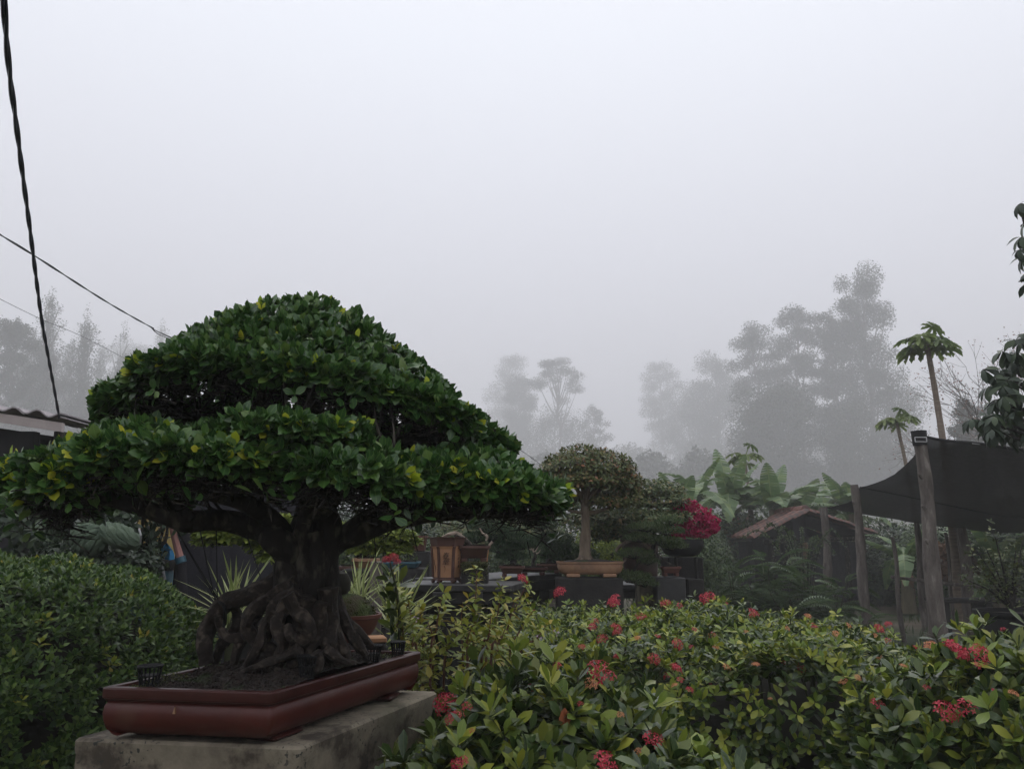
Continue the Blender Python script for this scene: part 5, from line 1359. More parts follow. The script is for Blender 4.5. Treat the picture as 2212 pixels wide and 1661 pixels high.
# ------------------------------------------------------------------ hedges and flowering shrubs
OB = [leaf_t(.42, 'obovate', .10, .16, 3), leaf_t(.46, 'obovate', .22, .10, 3), leaf_t(.38, 'obovate', -.05, .2, 3)]
def quad_hedge(FL, FR, BR, BL, z, dens, edge_r=.18, bump=.07):
    """points and shoot axes on the top and the sides of a four-cornered hedge"""
    C = [np.array(c[:2], float) for c in (FL, FR, BR, BL)]
    area = abs(np.cross(C[1] - C[0], C[2] - C[0])) / 2 + abs(np.cross(C[2] - C[0], C[3] - C[0])) / 2
    n = int(area * dens)
    u, v = rng.random(n), rng.random(n)
    xy = ((1 - u) * (1 - v))[:, None] * C[0] + (u * (1 - v))[:, None] * C[1] + (u * v)[:, None] * C[2] + ((1 - u) * v)[:, None] * C[3]
    W = np.linalg.norm(C[1] - C[0]); D = np.linalg.norm(C[3] - C[0])
    de = np.minimum(np.minimum(u, 1 - u) * W, np.minimum(v, 1 - v) * D)
    drop = edge_r * np.clip(1 - de / edge_r, 0, 1) ** 2
    zz = z - drop * .8 + bump * fuzz(np.c_[xy, xy[:, :1] * 0], 2.6) + bump * .7 * fuzz(np.c_[xy, xy[:, :1] * 0], 7)
    P1 = np.c_[xy, zz]
    out = xy - np.mean(C, 0); A1 = np.c_[unit(out) * (drop / edge_r)[:, None] * 1.2, np.ones(n)] + rng.normal(0, .28, (n, 3))
    Ps, As = [P1], [A1]
    for a, b in ((0, 1), (1, 2), (3, 0), (2, 3)):
        L = np.linalg.norm(C[b] - C[a]); m_ = int(L * z * dens * (.85 if (a, b) != (2, 3) else .3))
        s, h = rng.random(m_), rng.random(m_)
        e1 = (C[b] - C[a]) / L; nn = np.array([e1[1], -e1[0]])
        p = C[a] + (C[b] - C[a]) * s[:, None] + nn * (.05 * fuzz(np.c_[s * L, h * z, s * 0], 5) - .05 * (1 - h))[:, None]
        Ps.append(np.c_[p, h * (z - edge_r * .5)]); As.append(np.c_[np.tile(nn, (m_, 1)), np.full(m_, .55)] + rng.normal(0, .3, (m_, 3)))
    return np.concatenate(Ps), np.concatenate(As), C
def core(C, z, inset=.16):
    return MB().loft(np.array(C), [(-inset, .0), (-inset, z - inset * 1.3), (-inset * 1.6, z - inset)], True, True)  # solid body added behind the leaves to block light from leaking through
def floret_mesh(mat, n, R, style='dome'):
    """a head of small four-petalled florets on a dome"""
    V, F = [], []
    for i in range(n):
        a = i * 2.39996; s = math.sqrt((i + .5) / n); th = s * (1.35 if style == 'dome' else 1.0)
        d = np.array([math.sin(th) * math.cos(a), math.sin(th) * math.sin(a), math.cos(th)])
        c = d * R * np.array([1, 1, .75]) * rng.uniform(.82, 1.08)
        u = unit(np.cross(d, [.2, .9, .3])); w = np.cross(d, u); r0 = rng.random() * 3
        fr = R * .33 * rng.uniform(.7, 1.15)
        for k in range(4):
            b = r0 + k * math.pi / 2; o = len(V)
            def pt(an, f, h): return c + (u * math.cos(an) + w * math.sin(an)) * fr * f + d * fr * h
            V += [c, pt(b - .45, .65, .15), pt(b, 1.0, .05), pt(b + .45, .65, .15)]; F += [(o, o + 1, o + 2), (o, o + 2, o + 3)]
        o = len(V)   # tube under the floret
        V += [c + u * fr * .15, c + w * fr * .15, c - (u + w) * fr * .12, d * R * .15]; F += [(o, o + 3, o + 1), (o + 1, o + 3, o + 2), (o + 2, o + 3, o)]
    V = np.array(V)
    return np_mesh('flower_head', V, np.array(F), V[:, :2] * 5 + .5, None, [M[mat]], smooth=False)
FM = {'r': [floret_mesh('red', 22, 1), floret_mesh('red', 17, 1)], 'p': [floret_mesh('peach', 18, 1, 'flat'), floret_mesh('peach', 14, 1, 'flat')], 's': [floret_mesh('red', 9, 1, 'flat')], 'l': [floret_mesh('lilac', 3, 1, 'flat')]}
def flowers(t, bv, lst, r=.03, lift=.02):
    org = Vector(CAMV); off = t.location
    for i, (px, py, k, sz) in enumerate(lst):
        d = ray(px, py); dv = Vector(d / np.linalg.norm(d))
        h = bv.ray_cast(org, dv)
        if h[0] is None:
            h = (Vector(CAMV + d * (lst_depth / d[1])),)
        c = h[0] - dv * (.03 + lift)
        dist = (c - org).length
        R_ = sz * (.84 if sz > 40 else 1) * (.82 if k == 'p' else 1) / FPX * dist / 2
        o = bpy.data.objects.new('flower_head', FM[k][i % len(FM[k])]); COL.objects.link(o); o.parent = t
        o.location = c - off; o.rotation_euler = (rng.uniform(.15, .9), rng.normal(0, .25), rng.normal(0, .5)); o.scale = (R_, R_, R_ * (1 if k in 'rs' else .8))
lst_depth = 5
def ixora(name, lab, cat, pts, ax, L, k, th=(38, 82), newf=.10, parts=300, corem=None, fl=(), group=None, loc=None, second=.6, stalks=0):
    c = pts.mean(0) if loc is None else loc
    t = thing(name, lab, cat, (c[0], c[1], 0), group)
    N = len(pts)
    it1 = rosettes(pts, ax, k, L, th)
    nw = rng.random(N) < newf * (1 + 1.5 * (ax[:, 2] > .6)); mi = nw[it1[3]].astype(int)
    inner = rng.random(N) < second
    it2 = rosettes(pts[inner] - unit(ax[inner]) * L * 1.3, ax[inner] + rng.normal(0, .5, (inner.sum(), 3)), k, L * 1.05, (50, 100))
    its = cat_items(it1, it2); mi = np.concatenate([mi, np.zeros(len(it2[0]), int)])
    bv = foliage(t, its, OB, [M['ixora'], M['ixora_new']], mi, parts=parts, want_bvh=True)
    if corem is not None: corem.build('shade_fill', M['shade_fill_and_trunk'], t)['kind'] = 'stuff'  # dark body added inside the hedge, standing in for interior shade
    sm = MB()
    for i in rng.choice(N, min(N, 260), False):
        p = pts[i]; a = unit(ax[i]); sm.tube([p - a * L * 3 - [0, 0, L], p - a * L, p + a * L * .3], [.005, .004, .003], n=4, k=2, cap=False)
    sm.build('stems', M['olivestem'], t)['kind'] = 'stuff'
    if fl: flowers(t, bv, fl)
    return t, bv
M['shade_fill_and_trunk'] = surf('shade_fill_and_trunk', (.012, .012, .008), (.025, .022, .014), 8, .95, .3)  # near-black of the added hedge shade fill; also the moss bowl's dark trunk
# main flowering hedge
HZ = 1.06
C_ = [PZ(1130, 1432, HZ), PZ(1955, 1475, HZ), PZ(1990, 1352, HZ), PZ(1010, 1300, HZ)]
pts, ax, C = quad_hedge(*C_, HZ, 390, .2, .075)
kk = (pts[:, 2] > .25); pts, ax = pts[kk], ax[kk]
up = (rng.random(len(pts)) < .12) & (ax[:, 2] > .7); pts[up] += [0, 0, .07]
fl = [(1128, 1252, 'r', 26), (1148, 1324, 'r', 20), (1210, 1280, 'r', 28), (1328, 1296, 'r', 28), (1326, 1305, 'r', 30), (1438, 1306, 'r', 24), (1468, 1310, 's', 18), (1528, 1294, 'r', 34), (1624, 1326, 'r', 26), (1570, 1306, 's', 12),
      (1385, 1335, 'r', 26), (1330, 1359, 'r', 28), (1278, 1355, 'r', 22), (1462, 1392, 'r', 26), (1420, 1378, 's', 18), (1500, 1362, 's', 16), (1538, 1374, 's', 20), (1412, 1425, 'r', 28), (1460, 1446, 'r', 28), (1257, 1399, 'r', 18),
      (1494, 1400, 's', 16), (1310, 1468, 'r', 34), (1745, 1332, 'p', 20), (1700, 1358, 'p', 16), (1805, 1370, 'p', 22), (1832, 1352, 'p', 18), (1890, 1375, 'p', 20), (1822, 1475, 'p', 34), (1545, 1398, 'p', 20), (1568, 1442, 'p', 24), (1665, 1530, 'p', 18), (1664, 1510, 'p', 14), (1900, 1420, 'p', 20), (1612, 1365, 'p', 14), (1975, 1400, 's', 12)] + [(int(rng.uniform(1180, 1930)), int(rng.uniform(1325, 1500)), 'rsp'[i % 3], rng.uniform(14, 24)) for i in range(26)]
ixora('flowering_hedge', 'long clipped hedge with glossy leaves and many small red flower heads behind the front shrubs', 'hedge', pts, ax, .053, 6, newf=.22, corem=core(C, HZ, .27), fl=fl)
# near centre shrub
def mound(c, r, z, n, e=2.6, jit=.05):
    d = unit(rng.normal(0, 1, (n, 3)) * [1, 1, 1]); d[:, 2] = np.abs(d[:, 2]) * rng.choice([1, 1, 1, -1], n)
    m_ = (np.abs(d) ** e).sum(1) ** (-1 / e); d = d * m_[:, None]
    p = np.array([c[0], c[1], z * .5]) + d * np.array([r[0], r[1], z * .5]) * (1 + .08 * fuzz(d, 4))[:, None]
    nrm = unit(np.sign(d) * np.abs(d) ** (e - 1) / np.array([r[0], r[1], z * .5]))
    return p, nrm + [0, 0, .45] + rng.normal(0, .28, (n, 3))
p1, a1 = mound((.14, 2.62), (.47, .55), 1.13, 1150); p2, a2 = mound((-.10, 2.28), (.34, .42), .98, 760); p3, a3 = mound((.36, 2.15), (.36, .40), .98, 780)
pts, ax = np.concatenate([p1, p2, p3]), np.concatenate([a1, a2, a3])
kk = (pts[:, 2] > .35) & (pts[:, 1] < 3.1); pts, ax = pts[kk], ax[kk]
up = (rng.random(len(pts)) < .10) & (ax[:, 2] > .7); pts[up] += [0, 0, .09]
fl = [(964, 1522, 'r', 62), (982, 1553, 'r', 40), (1008, 1530, 's', 28), (1294, 1452, 's', 70), (1310, 1470, 's', 60), (1276, 1480, 'p', 50), (1075, 1410, 'p', 50), (1062, 1405, 's', 30), (1175, 1420, 'p', 50), (1147, 1488, 's', 24), (1392, 1584, 'p', 54), (1410, 1600, 'r', 52), (1384, 1628, 'p', 36), (993, 1650, 'r', 36), (1308, 1655, 'r', 70), (1340, 1545, 'p', 24), (1254, 1522, 's', 16), (1020, 1580, 's', 14)]
ct, cbv = ixora('front_flower_shrub', 'nearest flowering shrub beside the pedestal, with large glossy leaves and red and peach flowers', 'shrub', pts, ax, .078, 6, th=(24, 72), newf=.10, fl=fl, second=.9)
MB().lathe([(.26, .0), (.30, .5), (.22, .78), (0, .86)], (.12, 2.45, 0), 16).build('shade_fill', M['shade_fill_and_trunk'], ct)['kind'] = 'stuff'  # added dark solid, darkens the gaps between this shrub's leaves
# orange bud leaf
dv = ray(1220, 1552); h = cbv.ray_cast(Vector(CAMV), Vector(dv / np.linalg.norm(dv)))
c0 = np.array(h[0] if h[0] else P(1220, 1575, 2.1)) - dv * .04
M['salmon'] = leafmat('salmon', [(0, (.5, .17, .07)), (1, (.5, .17, .07))], trans=.35, rough=.5)
for i in range(4):
    R_ = frames(np.array([[.25 * math.cos(i * 1.6), .25 * math.sin(i * 1.6), 1]]), np.array([[-math.cos(i * 1.6), -math.sin(i * 1.6), .1]]))[0] * .062
    o = bpy.data.objects.new('young_leaf', np_mesh('young_leaf', *leaf_t(.55, 'ovate', -.2, .1, 3), None, [M['salmon']])); COL.objects.link(o); o.parent = ct; o['label'] = 'salmon orange unfolding young leaf'
    M4 = Matrix(R_.tolist()).to_4x4(); M4.translation = Vector(c0 + np.array([0, 0, -.03])) - ct.location; o.matrix_basis = M4
# near right shrub
p1, a1 = mound((2.02, 2.95), (.62, .62), 1.20, 1700); p2, a2 = mound((1.52, 2.95), (.34, .40), 1.03, 720)
pts, ax = np.concatenate([p1, p2]), np.concatenate([a1, a2]); kk = (pts[:, 2] > .35); pts, ax = pts[kk], ax[kk]
up = (rng.random(len(pts)) < .08) & (ax[:, 2] > .7); pts[up] += [0, 0, .08]
fl = [(2062, 1412, 'r', 62), (2114, 1415, 'r', 40), (2010, 1398, 'p', 36), (2040, 1540, 'r', 56), (2088, 1532, 's', 50), (2110, 1440, 's', 20), (2168, 1362, 's', 14), (2002, 1488, 's', 18), (1896, 1528, 's', 36), (2188, 1500, 'p', 28), (1950, 1440, 'p', 20), (2144, 1494, 's', 14)]
rt_, _ = ixora('front_flower_shrub', 'flowering shrub filling the lower right corner with narrow leaves and three bright red flower heads', 'shrub', pts, ax, .074, 6, th=(24, 75), newf=.13, fl=fl, second=.8)
MB().lathe([(.40, .0), (.42, .6), (.3, .85), (0, .95)], (2.05, 3.0, 0), 16).build('shade_fill', M['shade_fill_and_trunk'], rt_)['kind'] = 'stuff'  # same added dark solid for the shade inside the right shrub
# yellow green upright shrub between the pot and the hedge
def lime_shrub():
    t = thing('lime_shrub', 'yellow green shrub with upright leafy spires between the bonsai pot and the hedge', 'shrub', (*P(1000, 1400, 3.7)[:2], 0))
    st = [((1030, 1232), (1022, 1420), 3.7), ((1085, 1262), (1050, 1420), 3.8), ((1140, 1258), (1085, 1430), 4.0), ((905, 1300), (915, 1420), 3.6), ((955, 1285), (935, 1420), 3.5), ((985, 1335), (960, 1430), 3.4), ((880, 1290), (900, 1420), 3.8), ((1110, 1300), (1070, 1430), 3.6), ((1060, 1330), (1040, 1430), 3.4), ((870, 1335), (885, 1430), 3.5), ((1000, 1300), (1000, 1430), 3.9), ((845, 1310), (870, 1430), 3.9), ((1150, 1320), (1100, 1430), 3.8), ((925, 1345), (930, 1430), 3.3), ((1180, 1350), (1120, 1430), 3.6), ((850, 1250), (865, 1420), 4.1), ((1020, 1350), (1010, 1430), 3.3), ((895, 1370), (900, 1430), 3.3), ((1090, 1360), (1060, 1430), 3.3)]
    Pp, Aa = [], []
    for (a, b, Y) in st:
        a, b = P(*a, Y), P(*b, Y); g = np.array([b[0], b[1], .3])
        MB().tube([g, b, (a + b) / 2 + rng.normal(0, .012, 3), a], [.007, .006, .004, .002], n=5, k=4).build('stem', M['redstem'], t)
        L = np.linalg.norm(a - b)
        for s in np.arange(0.0, L + .12, .017):
            p = a + unit(b - a) * s; Pp.append(p + rng.normal(0, .012, 3)); Aa.append(unit(a - b) + rng.normal(0, .3, 3))
    it = rosettes(np.array(Pp), np.array(Aa), 4, .052, (45, 95), 0)
    foliage(t, it, [leaf_t(.5, 'obovate', .15, .14, 2), leaf_t(.42, 'ovate', .2, .14, 2)], [M['lime']], parts=300)
    for px, py in ((900, 1338), (1202, 1368), (1165, 1380)):
        o = bpy.data.objects.new('flower_head', FM['l'][0]); COL.objects.link(o); o.parent = t; o['label'] = 'small lilac flower'
        o.location = Vector(P(px, py, 3.3)) - t.location; o.rotation_euler = (1.0, 0, 0); o.scale = (.018,) * 3
M['redstem'] = surf('redstem', (.10, .045, .03), (.16, .08, .05), 8, .8, .2)
lime_shrub()
# red flower stem beside the trunk
t = thing('red_flower_stem', 'tall flowering sprig with a red head and dark glossy leaves right of the moss bowl', 'flowering plant', (*P(855, 1330, 3.5)[:2], 0))
a = P(843, 1215, 3.5); g = P(862, 1420, 3.5)
MB().tube([(g[0], 3.5, 0), g, P(860, 1300, 3.5), a], [.01, .009, .007, .004], n=6, k=5).build('stem', M['olivestem'], t)
Pp = np.array([P(848 + s * 14 + rng.normal(0, 7), 1240 + s * 150, 3.5) for s in np.linspace(0, 1, 15)]); it = rosettes(Pp, rng.normal(0, .35, (15, 3)) + [0, 0, 1], 4, .085, (30, 70))
foliage(t, it, OB, [M['ixora'], M['ixora_new']], (rng.random(len(it[0])) < .35).astype(int), parts=60)
for px, py, s in ((835, 1210, .022), (850, 1205, .024), (858, 1214, .018)):
    o = bpy.data.objects.new('flower_head', FM['r'][0]); COL.objects.link(o); o.parent = t
    o.location = Vector(P(px, py, 3.48)) - t.location; o.rotation_euler = (.6, 0, 0); o.scale = (s,) * 3
# left clipped box hedge
def box_hedge():
    n = 5200
    C2 = [(-3.7, 2.55), (-1.62, 2.75), (-1.36, 3.75), (-1.75, 4.6), (-3.9, 4.7)]
    c = np.array([-2.62, 3.62]); r = np.array([1.22, 1.05]); z = 1.52
    d = unit(rng.normal(0, 1, (n * 2, 3))); d[:, 2] = np.abs(d[:, 2]); e = 3.0
    m_ = (np.abs(d) ** e).sum(1) ** (-1 / e); d = d * m_[:, None]
    kk = (d[:, 1] < .75)
    d = d[kk]; N = len(d)
    p = np.array([c[0], c[1], 0.45]) + d * np.array([r[0], r[1], z - .45]) * (1 + .035 * fuzz(d, 6))[:, None]
    nrm = unit(d ** 2 * np.sign(d) / np.array([r[0], r[1], z - .45]))
    low = rng.random(900); a = rng.uniform(-2.4, .4, 900)
    pl = np.stack([c[0] + np.cos(a) * r[0] * 1.0, c[1] + np.sin(a) * r[1], low * .55 + .0], 1); al = np.stack([np.cos(a), np.sin(a), np.full(900, .5)], 1)
    pts = np.concatenate([p, pl]); ax = np.concatenate([nrm + [0, 0, .5], al]) + rng.normal(0, .35, (N + 900, 3))
    t = thing('clipped_hedge', 'rounded clipped hedge of tiny green leaves left of the bonsai pot', 'hedge', (c[0], c[1], 0))
    it = rosettes(pts, ax, 7, .038, (22, 75), .8)
    i2 = rng.random(len(pts)) < .7
    it2 = rosettes(pts[i2] - unit(ax[i2]) * .05, ax[i2], 6, .031, (40, 95), .9)
    mi = np.concatenate([(rng.random(len(pts)) < .03)[it[3]], np.zeros(len(it2[0]), bool)]).astype(int)
    foliage(t, cat_items(it, it2), [leaf_t(.6, 'obovate', .1, .16, 1), leaf_t(.5, 'obovate', .2, .1, 1)], [M['box'], M['lime']], mi, parts=300)
    d0 = [(1.0, .0), (.97, .5), (.85, .8), (.6, .97), (0, 1)]
    MB().lathe([(rr * 1.08, zz * 1.38) for rr, zz in d0], (c[0], c[1], 0), 24, 1, .92, 3).build('shade_fill', M['shade_fill_and_trunk'], t)['kind'] = 'stuff'  # dark dome added under the clipped leaves in place of inner shade
box_hedge()
# ------------------------------------------------------------------ pedestal, pot and the big bonsai
ZR = P(589, 1496, 2.2)[2]
qC, qL, qR = P(589, 1496, 2.2), PZ(215, 1484, ZR), PZ(913, 1406, ZR)
PH = .142; ZP = ZR - PH
mC, mL, mR = PZ(650, 1613, ZP), PZ(157, 1594, ZP), PZ(946, 1492, ZP)
def ccw(a, c, b):
    q = [c[:2], b[:2], (a + b - c)[:2], a[:2]]
    return np.array(q)
ped = thing('pedestal', 'weathered pale concrete pedestal under the big red brown bonsai pot', 'pedestal', (mC[0], mC[1], 0))
pq = rounded(ccw(mL, mC, mR), .018, 4)
MB().loft(pq, [(-.004, -.02), (-.004, ZP - .045), (.0, ZP - .03), (.0, ZP - .008), (-.008, ZP)]).build('body', M['concrete'], ped)
big = thing('large_bonsai', 'big domed ficus bonsai with glossy dark green leaves and tangled roots', 'bonsai', ((qL[0] + qR[0]) / 2, (qL[1] + qR[1]) / 2, ZR - .02))
pot = thing('bonsai_pot', 'long rectangular red brown glazed pot holding the big bonsai', 'pot', ((qL[0] + qR[0]) / 2, (qL[1] + qR[1]) / 2, ZP))
Q = ccw(qL, qC, qR); Qr = rounded(Q, .022, 5)
MB().loft(Qr, [(-.055, ZP + .014), (-.036, ZP + .018), (-.018, ZP + .032), (-.008, ZP + .055), (-.005, ZP + .074), (-.008, ZP + .092), (-.015, ZP + .102), (-.019, ZP + .105)], True, False).build('body', M['pot_red'], pot)
MB().loft(Qr, [(-.020, ZP + .104), (-.009, ZP + .106), (-.007, ZP + .111), (-.002, ZP + .113), (.0, ZP + .117), (.0, ZP + .138), (-.004, ZP + .142), (-.024, ZP + .142), (-.027, ZP + .138), (-.028, ZP + .112), (-.030, ZP + .105)], False, False).build('rim', M['pot_rim'], pot)
cen = Q.mean(0)
for i in range(4):
    a = Q[i] + (cen - Q[i]) * .34
    e = unit(Q[(i + 1) % 4] - Q[i]); MB().box((a[0], a[1], ZP + .0085), (.13, .11, .0169), math.atan2(e[1], e[0]), .006).build('foot', M['pot_rim'], pot)
chip = P(377, 1534, (qL[1] + qC[1]) / 2 + .008)
MB().add([chip + [-.004, -.004, -.008], chip + [.004, -.004, -.008], chip + [.001, -.004, .010], chip + [-.004, .004, -.008], chip + [.004, .004, -.008], chip + [.001, .004, .010]], [(0, 1, 2), (5, 4, 3), (0, 3, 4, 1), (1, 4, 5, 2), (2, 5, 3, 0)]).build('chip', M['tan_pot'], pot, smooth=False)
# soil: mounded sheet with crumbs
SN = 60
uu, vv = np.meshgrid(np.linspace(.03, .97, SN), np.linspace(.03, .97, SN))
c0, c1, c2, c3 = Q
xy = ((1 - uu) * (1 - vv))[..., None] * c0 + (uu * (1 - vv))[..., None] * c1 + (uu * vv)[..., None] * c2 + ((1 - uu) * vv)[..., None] * c3
def soil_z(x, y):
    q = np.stack([x, y, x * 0], -1)
    tx, ty = P(640, 1400, 2.62)[:2]
    return ZR - .014 + .055 * np.exp(-((x - tx) ** 2 + (y - ty) ** 2) / .07) + .008 * fuzz(q, 12) + .005 * fuzz(q, 45)
sz = soil_z(xy[..., 0], xy[..., 1])
ii = (np.arange(SN - 1)[:, None] * SN + np.arange(SN - 1)[None]).ravel()
sF = np.concatenate([np.stack([ii, ii + 1, ii + SN + 1], 1), np.stack([ii, ii + SN + 1, ii + SN], 1)])
link('soil', np_mesh('soil', np.concatenate([xy, sz[..., None]], -1).reshape(-1, 3), sF, None, None, [M['soil']]), pot)
n = 5200
u_, v_ = rng.uniform(.04, .96, n), rng.uniform(.04, .96, n)
pxy = ((1 - u_) * (1 - v_))[:, None] * c0 + (u_ * (1 - v_))[:, None] * c1 + (u_ * v_)[:, None] * c2 + ((1 - u_) * v_)[:, None] * c3
pz = soil_z(pxy[:, 0], pxy[:, 1])
crumb = (np.array([(-.5, 0, 0), (.5, 0, 0), (0, .8, .1), (.05, .3, .6)], float), np.array([(0, 1, 3), (1, 2, 3), (2, 0, 3), (0, 2, 1)]), np.zeros((4, 2)))
V, F, U, _, _ = merged(loose(np.c_[pxy, pz], .009, .3, .6), [crumb])
link('crumbs', np_mesh('crumbs', V, F, U, None, [M['soil']], False), pot)['kind'] = 'stuff'
mk = fuzz(np.c_[pxy, pz], 5) > .28
V, F, U, _, _ = merged(loose(np.repeat(np.c_[pxy, pz + .003][mk], 2, 0) + rng.normal(0, .004, (mk.sum() * 2, 3)) * [1, 1, .3], .007, .4), LQ)
link('moss', np_mesh('moss', V, F, U, None, [M['mossleaf']]), pot)['kind'] = 'stuff'
for k, (px, py, L, ang, m_) in enumerate(((828 / 1.0, 1437, .05, 2.2, 'orange_leaf'), (455, 1466, .035, .4, 'brown_leaf'), (365, 1478, .04, 1.0, 'brown_leaf'), (1029 / 1.0 - 320, 1447, .03, 2.0, 'brown_leaf'))):
    px = (702, 655, 660, 690)[k] if k == 0 else px
    g = PZ(px, (1443, 1478, 1480, 1452)[k], ZR - .008)
    t = thing('fallen_leaf', ('curled orange fallen leaf on the pot soil near the front rim', 'small brown fallen leaf on the soil behind the front rim', 'pale dry scrap on the soil near the left end of the pot', 'small tan fallen leaf on the soil below the right roots')[k], 'leaf', g)
    R_ = frames(np.array([[math.cos(ang), math.sin(ang), .15]]), np.array([[.1, .2, 1.0]]))[0] * L
    o = bpy.data.objects.new('blade', np_mesh('blade', *leaf_t(.4, 'ovate', .3, .3, 3), None, [M[m_]])); COL.objects.link(o); o.parent = t
    o.matrix_basis = Matrix(R_.tolist()).to_4x4()
for k, (px, py, Y, r) in enumerate(((323, 1458, 2.36, .036), (664, 1450, 2.40, .032), (805, 1388, 2.74, .033), (860, 1383, 2.92, .028))):
    c = P(px, py, Y); z = float(soil_z(np.array(c[0]), np.array(c[1]))) ; top = z + .052
    t = thing('feed_basket', ('small black plastic mesh basket at the left end of the pot soil', 'small black mesh basket half sunk in soil in front of the roots', 'small black mesh basket tilted beside the right roots', 'small black mesh basket near the far right rim of the pot')[k], 'basket', (c[0], c[1], z), 'plastic feed baskets on the pot soil')
    h = top - z; b = MB()
    b.lathe([(r, h), (r, h + .004), (r * .86, h + .004), (r * .86, h)], (c[0], c[1], z), 20); b.lathe([(r * .6, -.01), (r * .62, .004)], (c[0], c[1], z), 16)
    b.lathe([(r * .80, h * .5), (r * .82, h * .56)], (c[0], c[1], z), 16)
    b.build('rim', M['black_plastic'], t)
    b = MB()
    for i in range(16):
        a = i * math.pi / 8; b.tube([(c[0] + r * .61 * math.cos(a), c[1] + r * .61 * math.sin(a), z - .005), (c[0] + r * .92 * math.cos(a), c[1] + r * .92 * math.sin(a), z + h)], .0022, n=4, k=1)
    for i in range(-3, 4):
        w_ = math.sqrt(max(.01, .8 - (i / 4) ** 2)) * r; b.tube([(c[0] - w_, c[1] + i * r / 4, z + h + .003), (c[0] + w_, c[1] + i * r / 4, z + h + .003)], .002, n=4, k=1); b.tube([(c[0] + i * r / 4, c[1] - w_, z + h + .0035), (c[0] + i * r / 4, c[1] + w_, z + h + .0035)], .002, n=4, k=1)
    b.build('mesh_cup', M['black_plastic'], t)
# --- trunk, roots, limbs
YT = 2.62
T_ = lambda px, py, d=0.0: P(px, py, YT + d)
tm = MB()
tm.tube([T_(668, 1425), T_(668, 1350), T_(664, 1280), T_(655, 1210), T_(665, 1150), T_(680, 1090), T_(690, 1020)], [.125, .096, .084, .076, .066, .054, .042], n=20, k=8, wob=.035)
for pts, r in (([(640, 1430), (632, 1360), (625, 1290), (618, 1225), (640, 1170)], [.05, .042, .046, .042, .035]), ([(712, 1428), (708, 1350), (712, 1280), (708, 1210), (712, 1140), (705, 1080)], [.045, .036, .034, .036, .04, .03]),
               ([(680, 1432), (684, 1360), (676, 1290), (690, 1220), (680, 1150)], [.05, .04, .036, .034, .03]), ([(655, 1432), (650, 1340), (662, 1260), (650, 1190), (660, 1120)], [.045, .04, .04, .036, .03])):
    d = -.06 if pts[0][0] < 700 else -.03
    tm.tube([T_(x, y, d) for x, y in pts], r, n=12, k=8, wob=.06)
tm.build('trunk', M['bark'], big)
roots = [([(650, 1225), (605, 1258), (545, 1285), (492, 1302), (456, 1338), (443, 1382), (446, 1432)], [.05, .042, .034, .03, .027, .026, .024], -.05),
         ([(500, 1300), (512, 1330), (508, 1358), (478, 1392), (462, 1430)], [.018, .016, .017, .018, .016], -.02),
         ([(640, 1265), (590, 1290), (548, 1318), (534, 1352), (552, 1385), (585, 1405), (590, 1440)], [.03, .026, .023, .021, .022, .022, .018], -.12),
         ([(645, 1275), (600, 1305), (584, 1340), (572, 1380), (548, 1412), (540, 1445)], [.03, .024, .02, .019, .018, .015], -.14),
         ([(640, 1290), (610, 1318), (600, 1352), (612, 1392), (600, 1430), (602, 1452)], [.028, .024, .021, .020, .018, .014], -.17),
         ([(620, 1285), (640, 1318), (662, 1340), (668, 1366), (650, 1384), (628, 1372), (620, 1350)], [.022, .020, .020, .022, .021, .018, .013], -.19),
         ([(560, 1320), (540, 1350), (520, 1385), (505, 1432)], [.017, .018, .017, .013], -.08),
         ([(590, 1320), (570, 1350), (560, 1390), (530, 1436)], [.014, .014, .014, .011], -.18),
         ([(665, 1290), (650, 1340), (640, 1395), (628, 1440)], [.03, .026, .024, .02], -.15),
         ([(690, 1300), (688, 1360), (668, 1402), (672, 1440)], [.028, .024, .022, .018], -.14),
         ([(708, 1270), (712, 1330), (708, 1392), (722, 1424)], [.034, .03, .027, .022], -.10),
         ([(716, 1262), (730, 1310), (748, 1352), (772, 1390), (792, 1416)], [.026, .022, .02, .018, .012], -.02),
         ([(718, 1290), (738, 1326), (772, 1362), (806, 1398)], [.02, .017, .015, .010], .04),
         ([(712, 1310), (722, 1352), (740, 1396), (752, 1420)], [.024, .02, .018, .013], -.08),
         ([(470, 1330), (478, 1360), (500, 1378), (538, 1372), (560, 1356)], [.012, .013, .015, .015, .012], -.09),
         ([(648, 1400), (610, 1420), (560, 1436), (520, 1452)], [.02, .015, .011, .006], -.20), ([(700, 1400), (735, 1424), (770, 1432)], [.018, .013, .006], -.16), ([(680, 1410), (690, 1436), (682, 1452)], [.02, .014, .007], -.22)]
for pts, r, d in roots:
    MB().tube([T_(x, y, d + .012 * math.sin(i * 2.1)) for i, (x, y) in enumerate(pts)], r, n=10, k=8, wob=.09).build('root', M['root'], big)
